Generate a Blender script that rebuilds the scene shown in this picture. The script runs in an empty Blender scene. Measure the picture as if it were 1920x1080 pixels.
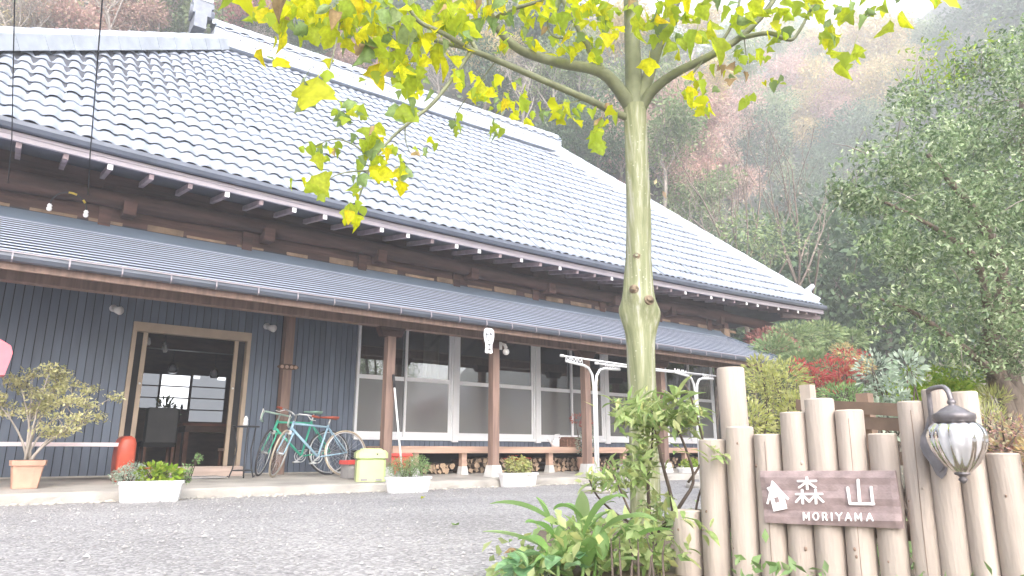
import bpy, math, random
import numpy as np
from mathutils import Vector, Matrix, Quaternion
R = math.radians
rnd = random.Random(7)
rng = np.random.default_rng(7)
S = bpy.context.scene
COL = S.collection

# ---------------------------------------------------------------- camera, sky, sun, exposure
CZ = 0.47                                   # a low viewpoint, about half a metre above the gravel
PITCH, HEAD, FPX = R(13.68), R(37.6), 1265.0
cam = bpy.data.cameras.new('camera'); camo = bpy.data.objects.new('camera', cam); COL.objects.link(camo)
cam.sensor_width = 36.0; cam.lens = 36.0*FPX/1920.0; cam.clip_start = 0.05; cam.clip_end = 3000
camo.location = (0, 0, CZ); camo.rotation_euler = (math.pi/2+PITCH, 0, -HEAD)
S.camera = camo

SUN_EL, SUN_AZ = R(30), R(205)              # behind the viewer, high: a bright overcast day
w = bpy.data.worlds.new('World'); S.world = w; w.use_nodes = True
nt = w.node_tree; nt.nodes.clear()
sky = nt.nodes.new('ShaderNodeTexSky'); sky.sky_type = 'NISHITA'; sky.sun_disc = False
sky.sun_elevation = SUN_EL; sky.sun_rotation = SUN_AZ
sky.air_density = 1.0; sky.dust_density = 4.0; sky.ozone_density = 1.0
hs = nt.nodes.new('ShaderNodeHueSaturation'); hs.inputs['Saturation'].default_value = 0.62
hs.inputs['Value'].default_value = 1.0
bg = nt.nodes.new('ShaderNodeBackground'); bg.inputs['Strength'].default_value = 0.13
wo = nt.nodes.new('ShaderNodeOutputWorld')
nt.links.new(sky.outputs[0], hs.inputs['Color']); nt.links.new(hs.outputs[0], bg.inputs['Color'])
nt.links.new(bg.outputs[0], wo.inputs['Surface'])
sl = bpy.data.lights.new('sun', 'SUN'); sl.energy = 1.0; sl.angle = R(60); sl.color = (1, .985, .975)
so = bpy.data.objects.new('sun', sl); COL.objects.link(so)
sd = Vector((math.sin(SUN_AZ)*math.cos(SUN_EL), math.cos(SUN_AZ)*math.cos(SUN_EL), math.sin(SUN_EL)))
so.rotation_euler = sd.to_track_quat('Z', 'Y').to_euler(); so.location = (0, -10, 30)
S.view_settings.view_transform = 'Standard'; S.view_settings.look = 'None'
S.view_settings.exposure = 2.8; S.view_settings.gamma = 1.0; S.view_settings.use_curve_mapping = False
S.cycles.use_denoising = True
S.cycles.max_bounces = 8; S.cycles.transparent_max_bounces = 12; S.cycles.volume_bounces = 1

# image pixels to world points: camera rays crossed with assumed walls, levels and distances
_fh = np.array([math.sin(HEAD), math.cos(HEAD), 0]); _r = np.array([math.cos(HEAD), -math.sin(HEAD), 0])
_z = np.array([0, 0, 1.0]); _fw = _fh*math.cos(PITCH)+_z*math.sin(PITCH); _up = -_fh*math.sin(PITCH)+_z*math.cos(PITCH)
_C = np.array([0, 0, CZ])
def ray(x, y): return _fw+_r*(x-960)/FPX+_up*(540-y)/FPX
def aY(x, y, Y): d = ray(x, y); return Vector(_C+d*(Y/d[1]))
def aZ(x, y, Z): d = ray(x, y); return Vector(_C+d*((Z-CZ)/d[2]))
def aD(x, y, D): return Vector(_C+ray(x, y)*D)
def proj(P):
    v = np.array(P)-_C; z = v@_fw
    return 960+FPX*(v@_r)/z, 540-FPX*(v@_up)/z, z

# ---------------------------------------------------------------- materials
def new_mat(name):
    m = bpy.data.materials.new(name); m.use_nodes = True
    n = m.node_tree.nodes; n.clear()
    return m, n, m.node_tree.links
def hexc(c): return (c[0], c[1], c[2], 1)
def mat(name, c, rough=.6, var=.25, scale=6., bump=0., bscale=40., c2=None, metal=0., spec=.5, stretch=(1,1,1), objrand=.12, coat=0., detail=5., world=False, island=0.):
    m, n, l = new_mat(name)
    out = n.new('ShaderNodeOutputMaterial'); b = n.new('ShaderNodeBsdfPrincipled')
    b.inputs['Roughness'].default_value = rough; b.inputs['Metallic'].default_value = metal
    b.inputs['Specular IOR Level'].default_value = spec; b.inputs['Coat Weight'].default_value = coat
    if world:
        g = n.new('ShaderNodeNewGeometry'); src = g.outputs['Position']
    else:
        tc = n.new('ShaderNodeTexCoord'); src = tc.outputs['Object']
    mp = n.new('ShaderNodeMapping'); mp.inputs['Scale'].default_value = stretch
    l.new(src, mp.inputs['Vector'])
    oi = n.new('ShaderNodeObjectInfo')
    ad = n.new('ShaderNodeVectorMath'); ad.operation = 'ADD'
    cmb = n.new('ShaderNodeCombineXYZ'); mu = n.new('ShaderNodeMath'); mu.operation = 'MULTIPLY'; mu.inputs[1].default_value = 37.
    l.new(oi.outputs['Random'], mu.inputs[0]); l.new(mu.outputs[0], cmb.inputs[0]); l.new(mu.outputs[0], cmb.inputs[1])
    l.new(mp.outputs[0], ad.inputs[0]); l.new(cmb.outputs[0], ad.inputs[1])
    no = n.new('ShaderNodeTexNoise'); no.inputs['Scale'].default_value = scale; no.inputs['Detail'].default_value = detail
    l.new(ad.outputs[0], no.inputs['Vector'])
    cr = n.new('ShaderNodeValToRGB'); e = cr.color_ramp.elements
    d = c2 if c2 else tuple(x*(1-var) for x in c)
    e[0].position = .32; e[1].position = .68
    e[0].color = hexc(d); e[1].color = hexc(c if c2 else tuple(min(1, x*(1+var*.6)) for x in c))
    l.new(no.outputs['Fac'], cr.inputs['Fac'])
    hv = n.new('ShaderNodeHueSaturation')
    mr = n.new('ShaderNodeMapRange'); mr.inputs['To Min'].default_value = 1-objrand; mr.inputs['To Max'].default_value = 1+objrand
    l.new(oi.outputs['Random'], mr.inputs['Value']); l.new(mr.outputs[0], hv.inputs['Value'])
    l.new(cr.outputs[0], hv.inputs['Color']); colr = hv.outputs[0]
    if island:
        gi = n.new('ShaderNodeNewGeometry'); mi = n.new('ShaderNodeMapRange'); mi.inputs['To Min'].default_value = 1-island; mi.inputs['To Max'].default_value = 1+island
        l.new(gi.outputs['Random Per Island'], mi.inputs['Value']); h2 = n.new('ShaderNodeHueSaturation'); l.new(mi.outputs[0], h2.inputs['Value']); l.new(colr, h2.inputs['Color']); colr = h2.outputs[0]
    l.new(colr, b.inputs['Base Color'])
    if bump:
        n2 = n.new('ShaderNodeTexNoise'); n2.inputs['Scale'].default_value = bscale; n2.inputs['Detail'].default_value = 4
        l.new(ad.outputs[0], n2.inputs['Vector'])
        bp = n.new('ShaderNodeBump'); bp.inputs['Strength'].default_value = bump; bp.inputs['Distance'].default_value = .02
        l.new(n2.outputs['Fac'], bp.inputs['Height']); l.new(bp.outputs[0], b.inputs['Normal'])
    l.new(b.outputs[0], out.inputs['Surface'])
    return m
def leaf_mat(name, cols, trans=.35, rough=.45, objrand=False, spec=.5):
    """leaf colours picked per leaf (per mesh island, or per object for single leaves)"""
    m, n, l = new_mat(name)
    out = n.new('ShaderNodeOutputMaterial'); b = n.new('ShaderNodeBsdfPrincipled'); t = n.new('ShaderNodeBsdfTranslucent')
    mx = n.new('ShaderNodeMixShader'); mx.inputs[0].default_value = trans
    b.inputs['Roughness'].default_value = rough; b.inputs['Specular IOR Level'].default_value = spec
    g = n.new('ShaderNodeObjectInfo' if objrand else 'ShaderNodeNewGeometry')
    cr = n.new('ShaderNodeValToRGB'); cr.color_ramp.interpolation = 'LINEAR'
    el = cr.color_ramp.elements
    while len(el) < len(cols): el.new(.5)
    for i, c in enumerate(cols): el[i].position = i/max(1, len(cols)-1); el[i].color = hexc(c)
    l.new(g.outputs['Random' if objrand else 'Random Per Island'], cr.inputs['Fac'])
    src = cr.outputs[0]
    tc = n.new('ShaderNodeTexCoord'); no = n.new('ShaderNodeTexNoise'); no.inputs['Scale'].default_value = 4 if objrand else 2.0
    l.new(tc.outputs['Object'], no.inputs['Vector'])
    hv = n.new('ShaderNodeHueSaturation'); mr = n.new('ShaderNodeMapRange')
    mr.inputs['From Min'].default_value = .3; mr.inputs['From Max'].default_value = .7
    mr.inputs['To Min'].default_value = .75; mr.inputs['To Max'].default_value = 1.25
    l.new(no.outputs['Fac'], mr.inputs['Value']); l.new(mr.outputs[0], hv.inputs['Value']); l.new(src, hv.inputs['Color'])
    l.new(hv.outputs[0], b.inputs['Base Color']); l.new(hv.outputs[0], t.inputs['Color'])
    l.new(b.outputs[0], mx.inputs[1]); l.new(t.outputs[0], mx.inputs[2]); l.new(mx.outputs[0], out.inputs['Surface'])
    return m
def glass_mat(name, tint=(.92, .95, .95), base=.06, rough=0.0, milk=0., milkc=(.4, .42, .44)):
    m, n, l = new_mat(name)
    out = n.new('ShaderNodeOutputMaterial'); tr = n.new('ShaderNodeBsdfTransparent'); tr.inputs[0].default_value = hexc(tint)
    gl = n.new('ShaderNodeBsdfGlossy'); gl.inputs['Roughness'].default_value = rough
    fr = n.new('ShaderNodeFresnel'); fr.inputs[0].default_value = 1.55
    ad = n.new('ShaderNodeMath'); ad.operation = 'ADD'; ad.inputs[1].default_value = base; ad.use_clamp = True
    l.new(fr.outputs[0], ad.inputs[0])
    mx = n.new('ShaderNodeMixShader'); l.new(ad.outputs[0], mx.inputs[0])
    body = tr.outputs[0]
    if milk:
        df = n.new('ShaderNodeBsdfDiffuse'); df.inputs[0].default_value = hexc(milkc)
        tl = n.new('ShaderNodeBsdfTranslucent'); tl.inputs[0].default_value = hexc(milkc)
        m1 = n.new('ShaderNodeMixShader'); m1.inputs[0].default_value = .3
        l.new(df.outputs[0], m1.inputs[1]); l.new(tl.outputs[0], m1.inputs[2])
        m2 = n.new('ShaderNodeMixShader'); m2.inputs[0].default_value = milk
        l.new(tr.outputs[0], m2.inputs[1]); l.new(m1.outputs[0], m2.inputs[2]); body = m2.outputs[0]
    l.new(body, mx.inputs[1]); l.new(gl.outputs[0], mx.inputs[2]); l.new(mx.outputs[0], out.inputs['Surface'])
    return m
def glow_mat(name, c, s):
    m, n, l = new_mat(name); out = n.new('ShaderNodeOutputMaterial'); e = n.new('ShaderNodeEmission')
    e.inputs[0].default_value = hexc(c); e.inputs[1].default_value = s; l.new(e.outputs[0], out.inputs['Surface']); return m

M = {}
M['tile'] = mat('glazed_tile', (.30, .34, .415), .38, .10, 1.3, objrand=.0, spec=.5, world=True, island=.07)
M['ridge'] = mat('ridge_tile_grey', (.42, .455, .51), .45, .15, 5, objrand=.05)
M['ornament'] = mat('dark_tile', (.22, .24, .29), .4, .2, 9)
M['deck'] = mat('roof_deck', (.07, .075, .09), .8)
M['course'] = mat('porch_slate', (.40, .44, .54), .45, .14, 2.5, objrand=.07, stretch=(.3, 2, 2))
M['flash'] = mat('flashing_metal', (.12, .155, .205), .4, .12, 2)
M['gutter'] = mat('gutter_grey', (.10, .115, .15), .35, .15, 3)
M['fascia'] = mat('fascia_mauve', (.30, .27, .30), .6, .15, 4, stretch=(.3, 1, 1))
M['rafter'] = mat('rafter_paint', (.25, .19, .20), .7, .25, 6)
M['cap'] = mat('rafter_end_white', (.75, .74, .74), .5, .15, 8)
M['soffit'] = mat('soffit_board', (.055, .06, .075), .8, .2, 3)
M['oldwood'] = mat('old_brown_timber', (.075, .038, .03), .85, .5, 3.5, bump=.4, bscale=20, stretch=(.35, 3, 3), objrand=.25)
M['clay'] = mat('clay_plaster', (.22, .15, .10), .95, .4, 5, bump=.4, bscale=25)
M['siding'] = mat('slate_blue_siding', (.118, .148, .205), .55, .18, 3, objrand=.08, stretch=(2, 2, .5))
M['groove'] = mat('wall_backing', (.02, .023, .03), .8)
M['post'] = mat('brown_post_wood', (.25, .165, .135), .65, .28, 5, bump=.15, bscale=30, stretch=(4, 4, .4), objrand=.1)
M['bench'] = mat('bench_wood', (.46, .31, .24), .65, .22, 4, stretch=(.4, 4, 4), objrand=.1)
M['doorframe'] = mat('tan_door_frame', (.42, .33, .25), .55, .15, 4, objrand=.06)
M['white'] = mat('white_aluminium', (.84, .86, .90), .4, .05, 3, objrand=.04)
M['whitegloss'] = mat('white_plastic', (.78, .78, .79), .35, .08, 6, objrand=.03)
M['concrete'] = mat('concrete', (.46, .43, .39), .9, .28, 2.2, bump=.35, bscale=30, world=True)
M['footing'] = mat('footing_concrete', (.60, .60, .59), .85, .15, 7, bump=.15)
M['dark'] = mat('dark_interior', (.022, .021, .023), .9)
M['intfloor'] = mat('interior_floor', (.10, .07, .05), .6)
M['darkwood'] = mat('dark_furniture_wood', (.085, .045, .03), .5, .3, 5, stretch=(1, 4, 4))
M['redwood'] = mat('reddish_chair_wood', (.18, .07, .04), .5, .3, 5)
M['blackmetal'] = mat('black_metal', (.03, .03, .035), .45)
M['glass'] = glass_mat('window_glass', base=.20)
M['frost'] = glass_mat('frosted_glass', (.62, .62, .64), base=.05, rough=.08, milk=.46, milkc=(.50, .50, .52))
M['paper'] = glass_mat('paper_pane', (.9, .9, .9), base=0., rough=.5, milk=.9, milkc=(.85, .86, .9))
M['curtain'] = mat('curtain_cloth', (.36, .34, .29), .9, .15, 8)
M['cushion'] = mat('white_cushion', (.85, .83, .80), .9, .1, 8)
M['red'] = mat('red_plastic', (.62, .075, .06), .4, .12, 6)
M['redbench'] = mat('red_orange_plastic', (.50, .085, .045), .4, .2, 5)
M['pink'] = mat('faded_red_paint', (.72, .16, .20), .45, .12, 5)
M['seatpink'] = mat('faded_white_seat', (.86, .72, .75), .5, .08, 6)
M['terracotta'] = mat('terracotta', (.53, .32, .235), .75, .15, 6, bump=.1)
M['soil'] = mat('soil', (.10, .075, .05), .95, .4, 9, bump=.6)
M['lime'] = mat('lime_plastic', (.62, .73, .34), .4, .10, 4)
M['crate'] = mat('grey_crate_plastic', (.27, .26, .26), .55)
M['mint'] = mat('mint_green_paint', (.06, .44, .30), .35, .1, 5)
M['skyblue'] = mat('pale_blue_paint', (.34, .52, .66), .35, .1, 5)
M['chrome'] = mat('bright_metal', (.65, .66, .68), .3, .1, 6, metal=.7)
M['tyre'] = mat('dark_tyre', (.05, .05, .055), .7)
M['tantyre'] = mat('tan_tyre', (.42, .36, .28), .7)
M['saddle_r'] = mat('brick_red_saddle', (.42, .09, .05), .5)
M['saddle_g'] = mat('pale_green_saddle', (.30, .50, .42), .5)
M['mintwhite'] = mat('mint_bar_tape', (.50, .68, .60), .5)
M['log'] = mat('peeled_log', (.455, .39, .34), .75, .2, 3.0, bump=.2, bscale=22, stretch=(5, 5, .5), objrand=.09)
M['logend'] = mat('log_end_grain', (.50, .43, .36), .85, .25, 20)
M['knot'] = mat('knot', (.24, .17, .13), .9)
M['sign'] = mat('brown_sign_wood', (.30, .23, .225), .6, .22, 5, bump=.12, bscale=25, stretch=(.6, 6, 6))
M['letter'] = mat('white_letter', (.88, .87, .86), .4, .03, 5)
M['bronze'] = mat('bronze_lamp_metal', (.22, .205, .215), .4, .3, 25, metal=.5, bump=.1)
M['ribglass'] = glass_mat('ribbed_glass', (.93, .94, .96), base=.16, rough=.06, milk=.42, milkc=(.8, .81, .85))
M['firewood'] = mat('split_firewood', (.40, .29, .20), .9, .45, 14, bump=.4, bscale=30, objrand=.4)
M['fireface'] = mat('firewood_bark', (.12, .085, .065), .95, .4, 12, objrand=.3)
M['kiribark'] = None
M['bark'] = mat('grey_brown_bark', (.20, .16, .13), .9, .4, 8, bump=.6, bscale=25, stretch=(2, 2, .6))
M['palebark'] = mat('pale_bark', (.34, .30, .27), .9, .35, 8, bump=.4, bscale=20, stretch=(2, 2, .6))
M['twig'] = mat('dark_twig', (.10, .075, .06), .85, .3, 10)
M['pottwig'] = mat('pale_grey_stem', (.36, .32, .28), .85, .25, 10)
M['wire'] = mat('black_cable', (.02, .02, .022), .6)
M['yellow'] = mat('yellow_cable_wrap', (.55, .40, .05), .6)
M['basket'] = mat('brown_basket', (.24, .13, .09), .8, .4, 30)
M['railwood'] = mat('dull_brown_rail', (.22, .15, .11), .8, .25, 6, objrand=.15)

# green, faintly striped bark of the smooth young tree
def kiri_bark():
    m, n, l = new_mat('smooth_green_bark')
    out = n.new('ShaderNodeOutputMaterial'); b = n.new('ShaderNodeBsdfPrincipled'); b.inputs['Roughness'].default_value = .6
    tc = n.new('ShaderNodeTexCoord'); mp = n.new('ShaderNodeMapping'); mp.inputs['Scale'].default_value = (30, 30, .8)
    l.new(tc.outputs['Object'], mp.inputs[0])
    a = n.new('ShaderNodeTexNoise'); a.inputs['Scale'].default_value = 1.; a.inputs['Detail'].default_value = 9; a.inputs['Roughness'].default_value = .62; l.new(mp.outputs[0], a.inputs['Vector'])
    cr = n.new('ShaderNodeValToRGB'); e = cr.color_ramp.elements
    e[0].position = .36; e[0].color = (.17, .19, .095, 1); e[1].position = .64; e[1].color = (.40, .40, .325, 1)
    x = e.new(.52); x.color = (.265, .28, .16, 1)
    l.new(a.outputs['Fac'], cr.inputs['Fac'])
    s = n.new('ShaderNodeTexVoronoi'); s.inputs['Scale'].default_value = 34; l.new(tc.outputs['Object'], s.inputs['Vector'])
    lt = n.new('ShaderNodeMapRange'); lt.inputs['From Min'].default_value = .10; lt.inputs['From Max'].default_value = .20
    lt.inputs['To Min'].default_value = .75; lt.inputs['To Max'].default_value = 0; l.new(s.outputs['Distance'], lt.inputs['Value'])
    big = n.new('ShaderNodeTexNoise'); big.inputs['Scale'].default_value = 2.2; l.new(tc.outputs['Object'], big.inputs['Vector'])
    m3 = n.new('ShaderNodeMapRange'); m3.inputs['From Min'].default_value = .48; m3.inputs['From Max'].default_value = .62; l.new(big.outputs['Fac'], m3.inputs['Value'])
    mm = n.new('ShaderNodeMath'); mm.operation = 'MULTIPLY'; l.new(lt.outputs[0], mm.inputs[0]); l.new(m3.outputs[0], mm.inputs[1])
    mx = n.new('ShaderNodeMixRGB'); l.new(mm.outputs[0], mx.inputs[0]); l.new(cr.outputs[0], mx.inputs[1]); mx.inputs[2].default_value = (.55, .54, .46, 1)
    l.new(mx.outputs[0], b.inputs['Base Color'])
    bp = n.new('ShaderNodeBump'); bp.inputs['Strength'].default_value = .35; bp.inputs['Distance'].default_value = .01
    l.new(a.outputs['Fac'], bp.inputs['Height']); l.new(bp.outputs[0], b.inputs['Normal'])
    l.new(b.outputs[0], out.inputs['Surface']); return m
M['kiribark'] = kiri_bark()
M['limbbark'] = mat('grey_green_limb_bark', (.20, .215, .135), .65, .3, 9, bump=.2, objrand=.05, detail=8)
M['flecked'] = leaf_mat('flecked_autumn_leaf', [(.56, .34, .32), (.46, .46, .26), (.60, .44, .20), (.54, .28, .28), (.38, .42, .24)], .4, .6)
M['sillwood'] = mat('weathered_sill_wood', (.42, .33, .29), .8, .25, 5, stretch=(.4, 4, 4))
M['scar'] = mat('branch_scar', (.26, .20, .14), .9, .4, 30, bump=.5)

def gravel_mat():
    m, n, l = new_mat('grey_gravel')
    out = n.new('ShaderNodeOutputMaterial'); b = n.new('ShaderNodeBsdfPrincipled'); b.inputs['Roughness'].default_value = .95
    g = n.new('ShaderNodeNewGeometry')
    v = n.new('ShaderNodeTexVoronoi'); v.inputs['Scale'].default_value = 62; l.new(g.outputs['Position'], v.inputs['Vector'])
    sp = n.new('ShaderNodeSeparateXYZ'); l.new(v.outputs['Color'], sp.inputs[0])
    cr = n.new('ShaderNodeValToRGB'); e = cr.color_ramp.elements
    e[0].color = (.205, .197, .196, 1); e[1].color = (.45, .433, .428, 1); e.new(.6).color = (.32, .308, .303, 1)
    l.new(sp.outputs[0], cr.inputs['Fac'])
    big = n.new('ShaderNodeTexNoise'); big.inputs['Scale'].default_value = .9; big.inputs['Detail'].default_value = 5; l.new(g.outputs['Position'], big.inputs['Vector'])
    mr = n.new('ShaderNodeMapRange'); mr.inputs['From Min'].default_value = .3; mr.inputs['From Max'].default_value = .7
    mr.inputs['To Min'].default_value = .84; mr.inputs['To Max'].default_value = 1.12; l.new(big.outputs['Fac'], mr.inputs['Value'])
    hv = n.new('ShaderNodeHueSaturation'); l.new(mr.outputs[0], hv.inputs['Value']); l.new(cr.outputs[0], hv.inputs['Color'])
    l.new(hv.outputs[0], b.inputs['Base Color'])
    bp = n.new('ShaderNodeBump'); bp.inputs['Strength'].default_value = .6; bp.inputs['Distance'].default_value = .015; bp.invert = True
    l.new(v.outputs['Distance'], bp.inputs['Height']); l.new(bp.outputs[0], b.inputs['Normal'])
    l.new(b.outputs[0], out.inputs['Surface']); return m
M['gravel'] = gravel_mat()
M['pebble'] = mat('pebble_grey', (.35, .338, .33), .9, .3, 6, objrand=0)
M['earth'] = mat('bed_earth', (.13, .10, .07), .95, .4, 6, bump=.6, world=True)
M['drybank'] = mat('dry_grass_bank', (.30, .27, .20), .95, .4, 1.6, bump=.6, c2=(.17, .17, .10), world=True)
M['forestfloor'] = mat('forest_floor', (.065, .06, .045), .95, .5, .6, bump=.6, bscale=4, c2=(.035, .045, .03), world=True)

G = lambda *a: a
M['lf_yellow'] = leaf_mat('yellow_autumn_leaf', [(.86, .78, .015), (.80, .76, .02), (.66, .70, .02), (.84, .68, .02)], .72, .5, True, spec=.3)
M['lf_lime'] = leaf_mat('lime_autumn_leaf', [(.50, .61, .04), (.60, .66, .03), (.40, .53, .06), (.68, .68, .03)], .72, .5, True, spec=.3)
M['lf_green'] = leaf_mat('dull_green_leaf', [(.20, .30, .10), (.25, .36, .12), (.36, .42, .24)], .5, .5, True, spec=.3)
M['lf_brown'] = leaf_mat('withered_leaf', [(.34, .24, .12), (.42, .30, .16), (.30, .22, .12)], .4, .8, True, spec=.2)
M['lf_kiri_mass'] = leaf_mat('autumn_leaf_mass', [(.52, .46, .02), (.34, .40, .03), (.18, .27, .06), (.58, .42, .03), (.28, .36, .04)], .5, .5, spec=.3)
M['lf_evergreen'] = leaf_mat('evergreen_leaf', [(.10, .17, .075), (.19, .28, .13), (.30, .39, .21), (.50, .56, .38)], .32, .30)
M['lf_evergreen_o'] = leaf_mat('evergreen_leaf_single', [(.18, .26, .13), (.27, .35, .19), (.40, .47, .30)], .32, .30, True)
M['lf_shrub'] = leaf_mat('light_green_leaf', [(.30, .42, .14), (.38, .47, .19), (.46, .50, .22), (.24, .38, .13)], .45, .45, True)
M['lf_blade'] = leaf_mat('broad_blade_leaf', [(.20, .36, .10), (.27, .43, .14), (.36, .48, .22)], .45, .35, True)
M['lf_pot'] = leaf_mat('olive_pot_leaf', [(.46, .46, .20), (.56, .54, .27), (.64, .60, .36), (.36, .39, .17)], .42, .55)
M['lf_fine'] = leaf_mat('fine_green_leaf', [(.16, .28, .09), (.24, .38, .14), (.30, .42, .20)], .35, .5)
M['lf_bright'] = leaf_mat('bright_green_leaf', [(.20, .36, .03), (.32, .46, .05), (.42, .48, .06)], .4, .5)
M['lf_silver'] = leaf_mat('silvery_leaf', [(.34, .42, .33), (.44, .51, .42), (.26, .36, .24)], .35, .5)
M['lf_red'] = leaf_mat('red_maple_leaf', [(.55, .09, .08), (.66, .17, .14), (.50, .08, .10), (.62, .30, .16)], .45, .5)
M['lf_flower'] = leaf_mat('red_flower', [(.65, .05, .04), (.70, .10, .08), (.72, .22, .05)], .3, .6)
M['lf_bamboo'] = leaf_mat('yellow_green_bush_leaf', [(.42, .45, .12), (.52, .53, .18), (.58, .57, .28), (.30, .38, .13)], .45, .5)
M['h_dark'] = leaf_mat('hill_evergreen', [(.06, .11, .055), (.09, .15, .07), (.14, .21, .10)], .25, .6)
M['h_green'] = leaf_mat('hill_pale_green', [(.17, .25, .11), (.25, .33, .15), (.34, .39, .20)], .35, .7)
M['h_pink'] = leaf_mat('hill_pinkish', [(.54, .33, .30), (.60, .42, .36), (.50, .33, .31), (.54, .46, .30)], .35, .7)
M['h_yellow'] = leaf_mat('hill_yellow', [(.58, .46, .20), (.62, .52, .24), (.50, .44, .24), (.58, .40, .22)], .35, .7)
M['h_red'] = leaf_mat('hill_red', [(.50, .20, .18), (.54, .27, .23), (.46, .19, .20)], .35, .7)
M['h_grey'] = leaf_mat('hill_grey_brown', [(.32, .28, .23), (.38, .32, .28), (.29, .28, .20)], .3, .8)

# ---------------------------------------------------------------- building helpers
ORG = {}
def org(o): return ORG.get(o.name, Vector((0, 0, 0))) if o else Vector((0, 0, 0))
def tag(o, label=None, cat=None, group=None, kind=None):
    if label: o['label'] = label
    if cat: o['category'] = cat
    if group: o['group'] = group
    if kind: o['kind'] = kind
    return o
def thing(name, loc, label, cat, group=None):
    o = bpy.data.objects.new(name, None); o.empty_display_size = .2; COL.objects.link(o)
    o.location = loc; ORG[o.name] = Vector(loc)
    return tag(o, label, cat, group)
def link_mesh(name, me, parent=None, mx=None):
    """a new object on (shared) mesh data, placed by a world matrix"""
    o = bpy.data.objects.new(name, me); COL.objects.link(o)
    if mx is None: mx = Matrix.Identity(4)
    if parent:
        o.parent = parent; mx = Matrix.Translation(-org(parent)) @ mx
        ORG[o.name] = org(parent)+mx.to_translation() if False else org(parent)
    o.matrix_basis = mx
    return o
class MB:
    def __init__(s, mx=None): s.v = []; s.f = []; s.m = []; s.sm = []; s.mx = mx; s.mi = 0
    def add(s, vs, fs, smooth=False):
        b = len(s.v)
        for p in vs:
            p = Vector(p); s.v.append(s.mx @ p if s.mx is not None else p)
        for f in fs: s.f.append([b+i for i in f]); s.m.append(s.mi); s.sm.append(smooth)
        return s
    def box(s, c, d, rot=None, taper=1.0):
        c = Vector(c); hx, hy, hz = d[0]/2, d[1]/2, d[2]/2
        vs = []
        for z, k in ((-hz, 1), (hz, taper)):
            for x, y in ((-hx, -hy), (hx, -hy), (hx, hy), (-hx, hy)):
                p = Vector((x*k, y*k, z)); vs.append(c+(rot @ p if rot else p))
        return s.add(vs, [(3, 2, 1, 0), (4, 5, 6, 7), (0, 1, 5, 4), (1, 2, 6, 5), (2, 3, 7, 6), (3, 0, 4, 7)])
    def b2(s, a, b):
        a = Vector(a); b = Vector(b); d = b-a
        return s.box((a+b)/2, (abs(d.x), abs(d.y), abs(d.z)))
    def bev(s, c, d, r, rot=None):
        """box with its vertical edges and top softened"""
        hx, hy = d[0]/2, d[1]/2; vs = []; fs = []; n = 8
        ring = [(-hx+r, -hy), (hx-r, -hy), (hx, -hy+r), (hx, hy-r), (hx-r, hy), (-hx+r, hy), (-hx, hy-r), (-hx, -hy+r)]
        zs = [(-d[2]/2, 1), (d[2]/2-r, 1), (d[2]/2, 1-r/max(hx, hy))]
        for z, k in zs:
            for x, y in ring:
                p = Vector((x*k, y*k, z)); vs.append(Vector(c)+(rot @ p if rot else p))
        for j in range(2):
            for i in range(n): fs.append((j*n+i, j*n+(i+1) % n, (j+1)*n+(i+1) % n, (j+1)*n+i))
        fs.append(list(range(n))[::-1]); fs.append([2*n+i for i in range(n)])
        return s.add(vs, fs)
    def bar(s, a, b, w, h, up=(0, 0, 1)):
        a = Vector(a); b = Vector(b); t = (b-a).normalized(); u = Vector(up)
        x = t.cross(u)
        if x.length < 1e-4: x = t.cross(Vector((0, 1, 0)))
        x.normalize(); y = x.cross(t).normalized(); vs = []
        for p in (a, b):
            for i, j in ((-1, -1), (1, -1), (1, 1), (-1, 1)): vs.append(p+x*(i*w/2)+y*(j*h/2))
        return s.add(vs, [(3, 2, 1, 0), (4, 5, 6, 7), (0, 1, 5, 4), (1, 2, 6, 5), (2, 3, 7, 6), (3, 0, 4, 7)])
    def tube(s, pts, rad, n=8, caps=True, smooth=True):
        pts = [Vector(p) for p in pts]
        if not hasattr(rad, '__len__'): rad = [rad]*len(pts)
        vs = []; fs = []; prev = None
        for i, p in enumerate(pts):
            t = (pts[min(i+1, len(pts)-1)]-pts[max(i-1, 0)]).normalized()
            if prev is None:
                x = t.cross(Vector((0, 0, 1)))
                if x.length < .05: x = t.cross(Vector((0, 1, 0)))
            else: x = prev-t*prev.dot(t)
            x.normalize(); prev = x; y = t.cross(x)
            for k in range(n):
                a = 2*math.pi*k/n; vs.append(p+(x*math.cos(a)+y*math.sin(a))*rad[i])
        for i in range(len(pts)-1):
            for k in range(n):
                fs.append((i*n+k, i*n+(k+1) % n, (i+1)*n+(k+1) % n, (i+1)*n+k))
        if caps: fs.append(list(range(n))[::-1]); fs.append([(len(pts)-1)*n+k for k in range(n)])
        return s.add(vs, fs, smooth)
    def lathe(s, prof, n, o=(0, 0, 0), flute=None, smooth=True):
        o = Vector(o); vs = []; fs = []
        for r, z in prof:
            for k in range(n):
                a = 2*math.pi*k/n; q = r*(flute(k) if flute else 1)
                vs.append(o+Vector((q*math.cos(a), q*math.sin(a), z)))
        for i in range(len(prof)-1):
            for k in range(n): fs.append((i*n+k, i*n+(k+1) % n, (i+1)*n+(k+1) % n, (i+1)*n+k))
        fs.append(list(range(n))[::-1]); fs.append([(len(prof)-1)*n+k for k in range(n)])
        return s.add(vs, fs, smooth)
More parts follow.
